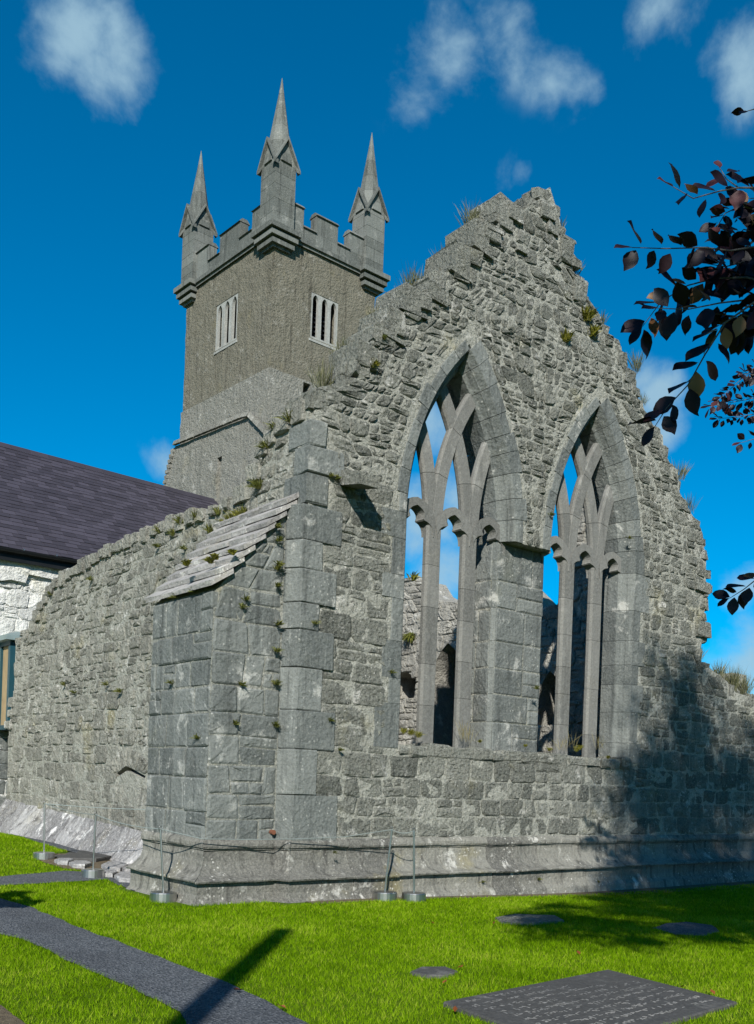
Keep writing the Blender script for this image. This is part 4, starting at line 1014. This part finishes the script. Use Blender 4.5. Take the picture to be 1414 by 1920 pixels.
for i, (x, y, w, h) in enumerate([(215, 1628, 26, 8), (245, 1630, 22, 9), (205, 1641, 16, 6), (238, 1648, 24, 9), (150, 1624, 22, 6), (120, 1619, 18, 5), (255, 1657, 12, 6)]):
    flat_stone('foundation_stone', [(x - w, y), (x - w * .5, y - h), (x + w * .6, y - h * .8), (x + w, y + 1), (x + w * .4, y + h), (x - w * .6, y + h * .8)],
               'rough pale foundation stone lying beside the buttress foot', 'loose stone', M_BATTER, .06, 'foundation stones by the buttress')
# ------------------------------------------------------------------ plants
def tuft(name, base, nrm, n, L, w, mat, label, cat, group=None, seed=0, spread=1.0, droop=.3, parent=None, up=.6):
    """a tuft of narrow leaves springing from one point"""
    n = int(n * 1.9); w = w * .55
    R = random.Random(seed); V, f, T = [], [], []
    nrm = Vector(nrm).normalized()
    for i in range(n):
        d = (nrm * R.uniform(.2, 1) + Vector((R.uniform(-1, 1), R.uniform(-1, 1), R.uniform(-.4, 1))) * spread + UP * up).normalized()
        l = L * R.uniform(.5, 1.1); sd_ = d.cross(Vector((R.uniform(-1, 1), R.uniform(-1, 1), R.uniform(-1, 1)))).normalized(); ww = w * R.uniform(.6, 1.2)
        b = Vector(base) + Vector((R.uniform(-1, 1), R.uniform(-1, 1), R.uniform(-.5, .5))) * L * .18; k = len(V); t = R.random()
        pts = [b, b + d * l * .55 - UP * l * droop * .2, b + d * l - UP * l * droop]
        V += [pts[0] - sd_ * ww * .3, pts[0] + sd_ * ww * .3, pts[1] - sd_ * ww, pts[1] + sd_ * ww, pts[2]]
        f += [(k, k + 1, k + 3, k + 2), (k + 2, k + 3, k + 4)]; T += [t] * 5
    o = mk(name, V, f, mat, parent, T)
    if label: tag(o, label, cat, group)
    return o
S_, W_ = (0, -1, 0), (-1, 0, 0)
ferns_b = [(461, 1125), (455, 1140), (452, 1285), (440, 1358), (372, 1385), (322, 1282), (330, 1120), (365, 1110)]
for i, (x, y) in enumerate(ferns_b):
    p = pv(x, y, BV0 - .03) if x > 400 else pu(x, y, BU - .03)
    tuft('wall_fern', p, S_ if x > 400 else W_, 26, .11, .011, M_FERN, ['small green fern tuft in the joints of the buttress south face', 'small green fern tuft in the joints of the buttress west face'][x <= 400], 'fern', 'ferns on the buttress', i)
for i, (x, y) in enumerate([(523, 1060), (520, 1068), (518, 990), (522, 1015), (520, 1100), (521, 1172), (518, 1222), (517, 1283), (517, 1362)]):
    p = pv(x, y, .14)
    tuft('wall_fern', p, S_, 30, .12, .011, M_FERN, 'dark fern tuft in the angle between buttress and gable corner', 'fern', 'ferns in the corner angle', 40 + i)
for i, (x, y) in enumerate([(620, 1352), (636, 1408), (735, 1262), (632, 898), (620, 893), (720, 636), (698, 690), (1005, 1292), (1033, 966), (1180, 1010), (590, 1170)]):
    tuft('wall_fern', pv(x, y, -.05), S_, 22, .10, .010, M_FERN, {632: 'small fern tuft rooted under the projecting water spout', 620: 'small fern tuft rooted under the projecting water spout', 1005: 'small fern tuft on the pier between the windows', 1033: 'small fern tuft on the wall above the pier between the windows', 1180: 'small fern tuft on the outer jamb of the window farther from the buttress', 720: 'small fern tuft high on the stepped slope of the gable', 698: 'small fern tuft high on the stepped slope of the gable', 735: 'small fern tuft beside the outer jamb of the window nearer the buttress'}.get(x if (x, y) != (620, 1352) else 0, 'small fern tuft between the corner quoins and the nearer window'), 'fern', 'ferns on the gable face', 70 + i)
for i, (x, y) in enumerate([(140, 1300), (225, 1298), (200, 1285), (95, 1115), (170, 1088), (296, 1025), (345, 1030), (120, 1285)]):
    tuft('wall_fern', pu(x, y, WU - .05), W_, 24, .13, .012, M_FERN, 'small fern tuft growing on the rough side wall', 'fern', 'ferns on the side wall', 90 + i)
for i, (x, y, L) in enumerate([(770, 1378, .18), (757, 1375, .14), (785, 1382, .14), (1080, 1408, .16), (1087, 1404, .12), (1030, 1408, .10), (985, 1400, .07), (1140, 1422, .09), (900, 1392, .08)]):
    p = pv(x, y, .05); tuft('sill_grass', p, (0, -.3, 1), 60, L, .007, M_MOSS, ('yellow green grass tuft on the sill of the window nearer the buttress' if x < 800 else 'yellow green grass tuft at the foot of the window pier' if x < 1040 else 'yellow green grass tuft on the sill of the window farther from the buttress'), 'grass tuft', 'grass tufts on the window sills', 110 + i, .9, .4)
for i, (x, y, L) in enumerate([(868, 1388, .42), (880, 1390, .35), (1068, 1405, .42), (1050, 1405, .3), (1125, 1405, .35)]):
    tuft('dry_stalks', pv(x, y, .02), (-.4, -.3, 1), 9, L, .006, M_DRY, ('dry pale stalks standing on the sill of the window nearer the buttress' if x < 1000 else 'dry pale stalks standing on the sill of the window farther from the buttress'), 'dry stalks', 'dry stalks on the window sills', 130 + i, .6, .1)
for i, (x, y, L, n) in enumerate([(770, 552, .42, 46), (785, 545, .35, 30), (755, 560, .3, 20), (832, 498, .3, 26), (880, 430, .42, 46), (905, 418, .3, 26), (945, 408, .22, 20), (1052, 430, .18, 14), (1080, 520, .3, 16), (1128, 610, .22, 22), (1195, 695, .35, 34), (1205, 760, .22, 16), (1275, 900, .38, 34), (1292, 960, .34, 28), (1310, 1240, .3, 26), (1345, 1275, .4, 50), (1372, 1295, .5, 70), (1395, 1305, .5, 60), (700, 600, .2, 14), (605, 735, .45, 40), (640, 680, .35, 40), (655, 665, .25, 20)]):
    p = pv(x, y, .5 if x < 1000 else .1)
    tuft('wall_top_weed', p, (0, 0, 1), int(n * 1.5), L * 1.1, .008, M_WEED, ('straggling weeds sprouting from the stepped slope of the gable' if x < 930 else 'straggling weeds sprouting from the gable peak' if x < 1060 else 'straggling weeds sprouting from the steep slope of the gable away from the tower' if x < 1300 else 'straggling weeds on the low broken wall continuing beyond the gable'), 'weeds', 'weeds on the gable top', 150 + i, .9, .05, None, .8)
for i, (x, y, L, n) in enumerate([(1100, 600, .3, 70), (1060, 640, .25, 60), (1110, 630, .25, 60), (700, 690, .2, 30), (775, 1088, .2, 20)]):
    tuft('mossy_clump', pv(x, y, -.02), (0, -.5, 1), n, L, .02, M_MOSS, {700: 'mossy clump on the stepped slope of the gable', 775: 'mossy clump on the wall seen through the window nearer the buttress'}.get(x, 'mossy clump on the steep slope of the gable away from the tower'), 'moss', 'mossy clumps on the gable', 190 + i, 1.0, .3)
for i, (x, y, L, n) in enumerate([(440, 985, .3, 120), (452, 975, .25, 80), (425, 992, .25, 80), (300, 1000, .2, 60), (340, 985, .25, 70), (370, 975, .22, 60), (395, 1000, .22, 60), (410, 965, .2, 40), (460, 965, .2, 40), (325, 1005, .2, 50)]):
    tuft('grass_clump', pu(x, y, WU - .02), (-.5, 0, 1), n, L, .010, M_MOSS if i < 3 else M_FERN, ('bright green grass clump behind the top of the buttress slabs' if i < 3 else 'dull green grass clump on the broken head of the side wall'), 'grass clump', 'grass clumps on the side wall head', 210 + i, 1.0, .3)
for i, (x, y, L, n) in enumerate([(395, 1055, .14, 70), (405, 1048, .13, 60), (437, 1040, .12, 50), (370, 1095, .14, 70), (380, 1088, .12, 60), (350, 1060, .14, 50)]):
    bu = BU + .1 + .15 * ((1100 - y) / 40); zq = sl(bu) + .05
    p = pz(x, y, zq); tuft('moss_patch', p, (-.5, 0, 1), n, L, .018, M_MOSS, 'bright moss patch on the sloping buttress slabs', 'moss', 'moss patches on the buttress slabs', 230 + i, 1.0, .4)
for i, (x, y, L, n) in enumerate([(500, 840, .2, 40), (486, 915, .25, 40), (545, 790, .25, 30), (515, 805, .2, 20)]):
    tuft('wall_fern', pu(x, y, WU - .03), W_, n, L, .012, M_FERN, 'fern growing on the high broken end of the side wall', 'fern', 'ferns on the wall end', 250 + i)
tuft('hanging_ivy', pu(770, 1195, EU - .05), W_, 160, .3, .03, M_FERN, 'hanging growth on the inner wall behind the first window light', 'ivy', None, 260, 1.2, .8)
# weeds at the plinth foot
for i, (x, y) in enumerate([(627, 1600), (1010, 1650), (905, 1655), (1120, 1655)]):
    tuft('plinth_weed', pv(x, y, -.2), S_, 18, .08, .008, M_FERN, 'tiny weed rooted in the gable plinth', 'weed', 'weeds in the gable plinth', 270 + i)
# fallen leaves
for i, (x, y, a) in enumerate([(452, 1864, .09), (537, 1899, .07), (858, 1822, .05), (830, 1852, .05), (853, 1906, .06), (1087, 1796, .06), (815, 1738, .04), (1278, 1858, .07), (1340, 1872, .06), (925, 1738, .04)]):
    p = pg(x, y); R = random.Random(300 + i); an = R.uniform(0, 6)
    V = []
    for (t, w, h) in ((0, 0, .03), (.3, .28, .045), (.3, -.28, .05), (.65, .24, .05), (.65, -.24, .04), (1, 0, .06)):
        V.append((p.x + a * (t * math.cos(an) - w * math.sin(an)), p.y + a * (t * math.sin(an) + w * math.cos(an)), p.z + h))
    tag(mk('fallen_leaf', V, [(0, 1, 3, 5), (0, 5, 4, 2)], M_FALLEN, None, R.random()), ('brown fallen leaf lying on the edge of the gravel path' if x < 600 else 'brown fallen leaf lying beside the small marker stone' if x < 840 or x == 858 else 'brown fallen leaf lying beside the lettered grave slab'), 'leaf', 'fallen leaves on the ground')
# ------------------------------------------------------------------ grass blades
rs = np.random.RandomState(5); NB = 430000
d = np.sqrt(rs.uniform(5.4 ** 2, 21 ** 2, NB * 2)); keep = rs.uniform(0, 1, NB * 2) < np.clip((9.0 / d) ** 1.6, 0, 1); d = d[keep]
lat = rs.uniform(-.45, .45, len(d)) * d
bx = CAM.x + FW.x * d + RT.x * lat; by = CAM.y + FW.y * d + RT.y * lat
def inside(P):
    c = np.zeros(len(bx), bool); j = len(P) - 1
    for i in range(len(P)):
        xi, yi, xj, yj = P[i][0], P[i][1], P[j][0], P[j][1]
        c ^= ((yi > by) != (yj > by)) & (bx < (xj - xi) * (by - yi) / (yj - yi + 1e-12) + xi); j = i
    return c
bad = ((by > -.45 - .02 * np.maximum(bx, 0)) & (bx > -.55)) | ((by > .0) & (by < 2.0) & (bx > -1.72)) | ((by >= 2.0) & (bx > -.85)) | (by > 11)
for P in (PATH, STRIP, STRIP2, DIRT, BARE, GB, G2, G3, LEDGE, PATCH): bad |= inside(P)
bx, by, d = bx[~bad], by[~bad], d[~bad]; n = len(bx)
bz = np.array([zg(a, b) for a, b in zip(bx, by)])
an = rs.uniform(0, 6.283, n); h = rs.uniform(.018, .046, n) * (1 + .35 * np.array([nz2(a, b, 1.7, 2) for a, b in zip(bx, by)])); w = rs.uniform(.0022, .0042, n) * np.clip(d / 8, .9, 2.2)
lx, ly = rs.normal(0, .5, n) * h, rs.normal(0, .5, n) * h
co = np.empty((n, 3, 3), np.float32)
co[:, 0] = np.stack([bx - np.cos(an) * w, by - np.sin(an) * w, bz - .004], 1); co[:, 1] = np.stack([bx + np.cos(an) * w, by + np.sin(an) * w, bz - .004], 1)
co[:, 2] = np.stack([bx + lx, by + ly, bz + h], 1)
me = bpy.data.meshes.new('lawn_grass'); me.vertices.add(n * 3); me.loops.add(n * 3); me.polygons.add(n)
me.vertices.foreach_set('co', co.ravel()); me.loops.foreach_set('vertex_index', np.arange(n * 3, dtype=np.int32)); me.polygons.foreach_set('loop_start', np.arange(0, n * 3, 3, dtype=np.int32))
me.update(calc_edges=True); at = me.attributes.new('tone', 'FLOAT', 'POINT')
tn = np.clip(rs.normal(.42, .24, n) + .22 * np.array([nz2(a, b, 4.5, 9) for a, b in zip(bx, by)]) + .30 * np.array([nz2(a, b, .9, 5) for a, b in zip(bx, by)]) + (rs.uniform(0, 1, n) < .03) * .5, 0, 1)
at.data.foreach_set('value', np.repeat(tn, 3).astype(np.float32)); me.materials.append(M_BLADE)
go = bpy.data.objects.new('lawn_grass', me); COL.objects.link(go); go['kind'] = 'stuff'; go['label'] = 'short bright green mown lawn grass'; go['category'] = 'grass'
# ------------------------------------------------------------------ copper beech beyond the right edge
def cp(x, y, z): return Vector((CAM.x, CAM.y, 0)) + RT * x + FW * y + UP * z      # right of, ahead of the camera, height
TR = thing('copper_beech', 'dark purple copper beech with leafy twigs hanging beside the gable', 'tree', tuple(cp(6.9, -.4, 0)))
R = random.Random(91)
tb = [cp(6.9, -.4, -.1), cp(6.85, -.4, 1.2), cp(6.8, -.3, 3), cp(6.9, -.2, 5.5), cp(6.8, -.3, 8.5), cp(7.0, -.4, 13)]
trunk = mk('trunk', *tube(tb, [.55, .44, .38, .32, .22, .08], 14), M_BARK, TR, None, None, True)
ELL = [(7.0, 0, 10.4, 3.8, 3.0, 4.1), (4.8, 0, 8.5, 2.4, 2.2, 2.1), (5.3, 0, 12.0, 2.3, 2.2, 2.2), (2.7, 0, 7.5, 1.3, 1.0, .8), (8.5, -.5, 7.6, 3.2, 2.5, 1.8), (4.0, -.2, 10.4, 1.4, 1.4, 2.6), (1.8, -.6, 7.3, 1.2, 1.0, .7), (4.5, 0, 13.6, 1.3, 1.4, 1.5), (11.5, 5.5, 7.0, 4.0, 4.0, 4.5), (11.0, -1, 9, 4.0, 4, 5), (11.2, -1.5, 15, 5.2, 5, 6)]  # some masses added out of view to shade twigs and cut sky light
cl = []
while len(cl) < 2300:
    ex = R.choices(ELL, [5, 3.4, 2.4, .55, 1.4, 1.8, .4, .7, 3.2, 3.0, 4.0])[0]; v = Vector((R.uniform(-1, 1), R.uniform(-1, 1), R.uniform(-1, 1)))
    if not .25 < v.length < 1: continue
    p = (ex[0] + v.x * ex[3], ex[1] + v.y * ex[4], ex[2] + v.z * ex[5])
    if p[1] > 0 and p[0] < .47 * p[1] + .8: continue
    if p[0] < 9 and nz2(p[0] - .067 * p[1], p[2] + .61 * p[1], 1.7, 3) < -.17: continue  # gaps lined up with the sun, shaped to dapple the shade
    cl.append(p)
for k in range(26):
    tgt = R.choice(cl); z0 = R.uniform(1.8, 7.5); a = cp(6.82, -.3, z0); b = cp(*tgt)
    pts = [a.lerp(b, t) + Vector((R.uniform(-.15, .15), R.uniform(-.15, .15), .5 * math.sin(3.1 * t) + R.uniform(-.1, .1))) for t in np.linspace(0, 1, 7)]; pts[0] = a
    mk('limb', *tube(pts, list(np.linspace(.13, .015, 7)), 7), M_BARK, TR)
V, f, T = [], [], []
for p in cl:
    c = cp(*p); nl = R.randint(80, 125); rad = R.uniform(.26, .44)
    for i in range(nl):
        q = c + Vector((R.gauss(0, 1), R.gauss(0, 1), R.gauss(0, .55))) * rad * .6
        a_ = Vector((R.gauss(0, 1), R.gauss(0, 1), R.gauss(0, .35))).normalized(); n_ = Vector((R.gauss(0, .5), R.gauss(0, .5), 1)).normalized(); s_ = a_.cross(n_).normalized()
        L = R.uniform(.08, .13); k = len(V); V += [q, q + a_ * L * .5 + s_ * L * .32, q + a_ * L, q + a_ * L * .5 - s_ * L * .32]; f.append((k, k + 1, k + 2, k + 3)); T += [R.random()] * 4
mk('crown', V, f, M_BEECH, TR, T, 'stuff')
# leaf shape shared by every leaf that shows
LV = [(0, 0, 0)]; prf = [(.12, .13), (.3, .29), (.5, .34), (.7, .27), (.88, .12)]
for t, w in prf: LV += [(t, w, .05 + .05 * math.sin(t * 5)), (t, 0, -.02 * math.sin(t * 3)), (t, -w, .05 - .04 * math.sin(t * 5))]
LV.append((1, 0, -.05)); LF = [(0, 2, 1), (0, 3, 2)]
for i in range(4):
    a = 1 + 3 * i; LF += [(a, a + 1, a + 4, a + 3), (a + 1, a + 2, a + 5, a + 4)]
a = 13; LF += [(a, a + 1, 16), (a + 1, a + 2, 16)]
def leafmesh(mat, tval):
    me = bpy.data.meshes.new('leaf'); me.from_pydata(LV, [], LF); at = me.attributes.new('tone', 'FLOAT', 'POINT'); at.data.foreach_set('value', np.full(len(LV), tval, np.float32)); me.materials.append(mat); me.update()
    me.polygons.foreach_set('use_smooth', np.ones(len(me.polygons), bool)); return me
LM = [leafmesh(M_BEECH, t) for t in (.05, .25, .4, .6, .95)]; LB = [leafmesh(M_SUNLIT_BRONZE, t) for t in (.2, .7)]
def put_leaf(parent, p, dirv, nrm, L, me):
    x = dirv.normalized(); z = (nrm - x * nrm.dot(x)).normalized(); y = z.cross(x)
    o = bpy.data.objects.new('leaf', me); COL.objects.link(o); o.parent = parent
    mm = Matrix((x * L, y * L, z * L)).transposed().to_4x4(); mm.translation = p; o.matrix_parent_inverse = INV[TR.name]; o.matrix_world = mm
TWIGS = [([(1475, 330), (1420, 352), (1385, 352), (1350, 358), (1300, 372), (1262, 350)], 5.2, 11, .10), ([(1385, 352), (1362, 335), (1350, 315)], 5.2, 3, .075),
         ([(1480, 470), (1420, 462), (1370, 470), (1320, 464), (1250, 466), (1185, 464)], 5.1, 16, .10), ([(1480, 540), (1400, 520), (1340, 522), (1290, 535), (1240, 565), (1205, 612)], 5.0, 26, .11),
         ([(1480, 600), (1420, 560), (1350, 568), (1290, 580), (1235, 578)], 5.1, 16, .10), ([(1480, 520), (1410, 570), (1360, 605), (1322, 665), (1290, 722), (1250, 765), (1228, 800)], 4.9, 19, .115),
         ([(1480, 380), (1420, 395), (1390, 385), (1360, 400), (1345, 425)], 5.5, 24, .09), ([(1480, 420), (1430, 440), (1395, 430), (1370, 450)], 5.4, 22, .105), ([(1480, 500), (1440, 500), (1400, 490), (1360, 500), (1330, 495)], 5.3, 30, .11),
         ([(1480, 560), (1440, 590), (1410, 610), (1385, 620)], 5.2, 18, .105), ([(1480, 360), (1440, 370), (1405, 372)], 5.6, 8, .09), ([(1480, 640), (1430, 600), (1390, 590), (1350, 610)], 5.0, 18, .105),
         ([(1500, 690), (1414, 690), (1380, 720), (1345, 752)], 9.0, 44, .085), ([(1500, 740), (1420, 745), (1385, 752), (1330, 762)], 9.2, 44, .085), ([(1500, 780), (1420, 775), (1385, 782), (1345, 785)], 9.3, 34, .085), ([(1500, 810), (1425, 820), (1390, 830)], 9.0, 14, .085), ([(1500, 715), (1430, 705), (1395, 700)], 8.8, 40, .085),
         ([(1490, 1060), (1420, 1085), (1395, 1105), (1368, 1122)], 6.2, 11, .09), ([(1470, 190), (1430, 200), (1402, 208)], 5.0, 3, .07)]
FARV, FARF, FART = [], [], []
for k, (px, dep, nl, LL) in enumerate(TWIGS):
    pts = [pd(x, y, dep + .10 * i * (1 if k % 2 else -1) * .5) for i, (x, y) in enumerate(px)]
    far = cp(6.7, -.2 + .05 * k, 4.0 + (pts[0].z - 3) * .6)
    a, b = pts[0], far; ext_ = [b.lerp(a, t) + UP * .35 * math.sin(3.14 * t) for t in np.linspace(0, .9, 6)]
    if px[0][0] >= 1470: rad = list(np.linspace(.035, .008, 6)) + list(np.linspace(.006, .0018, len(pts))); full = ext_ + pts
    else: rad = list(np.linspace(.004, .0018, len(pts))); full = pts
    tw = mk('twig', *tube(full, rad, 6), M_BARK, TR); INV[tw.name] = INV[TR.name]
    seg = [0]
    for i in range(1, len(pts)): seg.append(seg[-1] + (pts[i] - pts[i - 1]).length)
    s0 = seg[1] * .5 if len(pts) > 3 else 0
    for i in range(nl):
        s = s0 + (seg[-1] - s0) * (i + R.uniform(.1, .9)) / nl; j = next(q for q in range(1, len(seg)) if seg[q] >= s - 1e-9)
        p = pts[j - 1].lerp(pts[j], (s - seg[j - 1]) / (seg[j] - seg[j - 1])); dv = (pts[j] - pts[j - 1]).normalized()
        side = dv.cross(FW).normalized() * (1 if i % 2 else -1)
        dirv = dv * R.uniform(.3, .9) + side * R.uniform(.4, 1) + FW * R.uniform(-.5, .5) - UP * R.uniform(0, .35)
        nr = UP * R.uniform(.2, 1) - FW * R.uniform(-.3, 1.0) + RT * R.uniform(-.6, .6)
        p = p + dirv.normalized() * R.uniform(.005, .03)
        if dep > 8:
            x_ = dirv.normalized(); z_ = (nr - x_ * nr.dot(x_)).normalized(); y_ = z_.cross(x_); L_ = LL * R.uniform(.65, 1.15); kk = len(FARV)
            FARV += [p + (x_ * q[0] + y_ * q[1] + z_ * q[2]) * L_ for q in LV]; FARF += [tuple(i_ + kk for i_ in q) for q in LF]; FART += [R.random() * .8] * len(LV)
            continue
        put_leaf(tw, p, dirv, nr, LL * R.uniform(.85, 1.45), R.choice(LM[:4]) if R.random() > .09 else R.choice(LB + [LM[4]]))
    put_leaf(tw, pts[-1], pts[-1] - pts[-2], UP - FW, LL, R.choice(LM))
mk('far_leaves', FARV, FARF, M_BEECH, TR, FART, 'stuff')
# ------------------------------------------------------------------ things outside the picture whose shadows fall into it
PB = cp(-1.72, -1.95, 0)
pole = thing('timber_pole', 'tall plain timber pole casting its shadow across the gravel path', 'pole', tuple(PB))
mk('pole_shaft', *tube([PB - UP * .2, PB + UP * 7.35], [.125, .115], 14), M_WOOD, pole)
KB = cp(-4.76, 7.6, 0)
cr = thing('high_cross', 'ringed stone cross standing beside the gravel path', 'stone cross', tuple(KB))
def kb(x, y, z): return KB + RT * x + FW * y + UP * z
def kbox(x0, x1, y0, y1, z0, z1): return [kb(*p) for p in boxvf(x0, x1, y0, y1, z0, z1)[0]], SF
mk('cross_base', *kbox(-.45, .45, -.35, .35, -.1, .5), M_CROSS, cr); mk('cross_shaft', *kbox(-.16, .16, -.12, .12, .5, 2.9), M_CROSS, cr); mk('cross_arms', *kbox(-.62, .62, -.115, .115, 2.12, 2.42), M_CROSS, cr)
ring = [(.42 * math.cos(a), .42 * math.sin(a)) for a in np.linspace(0, 6.283, 25)]
mk('cross_ring', *tube([kb(x, 0, 2.27 + z) for x, z in ring], .05, 8), M_CROSS, cr)
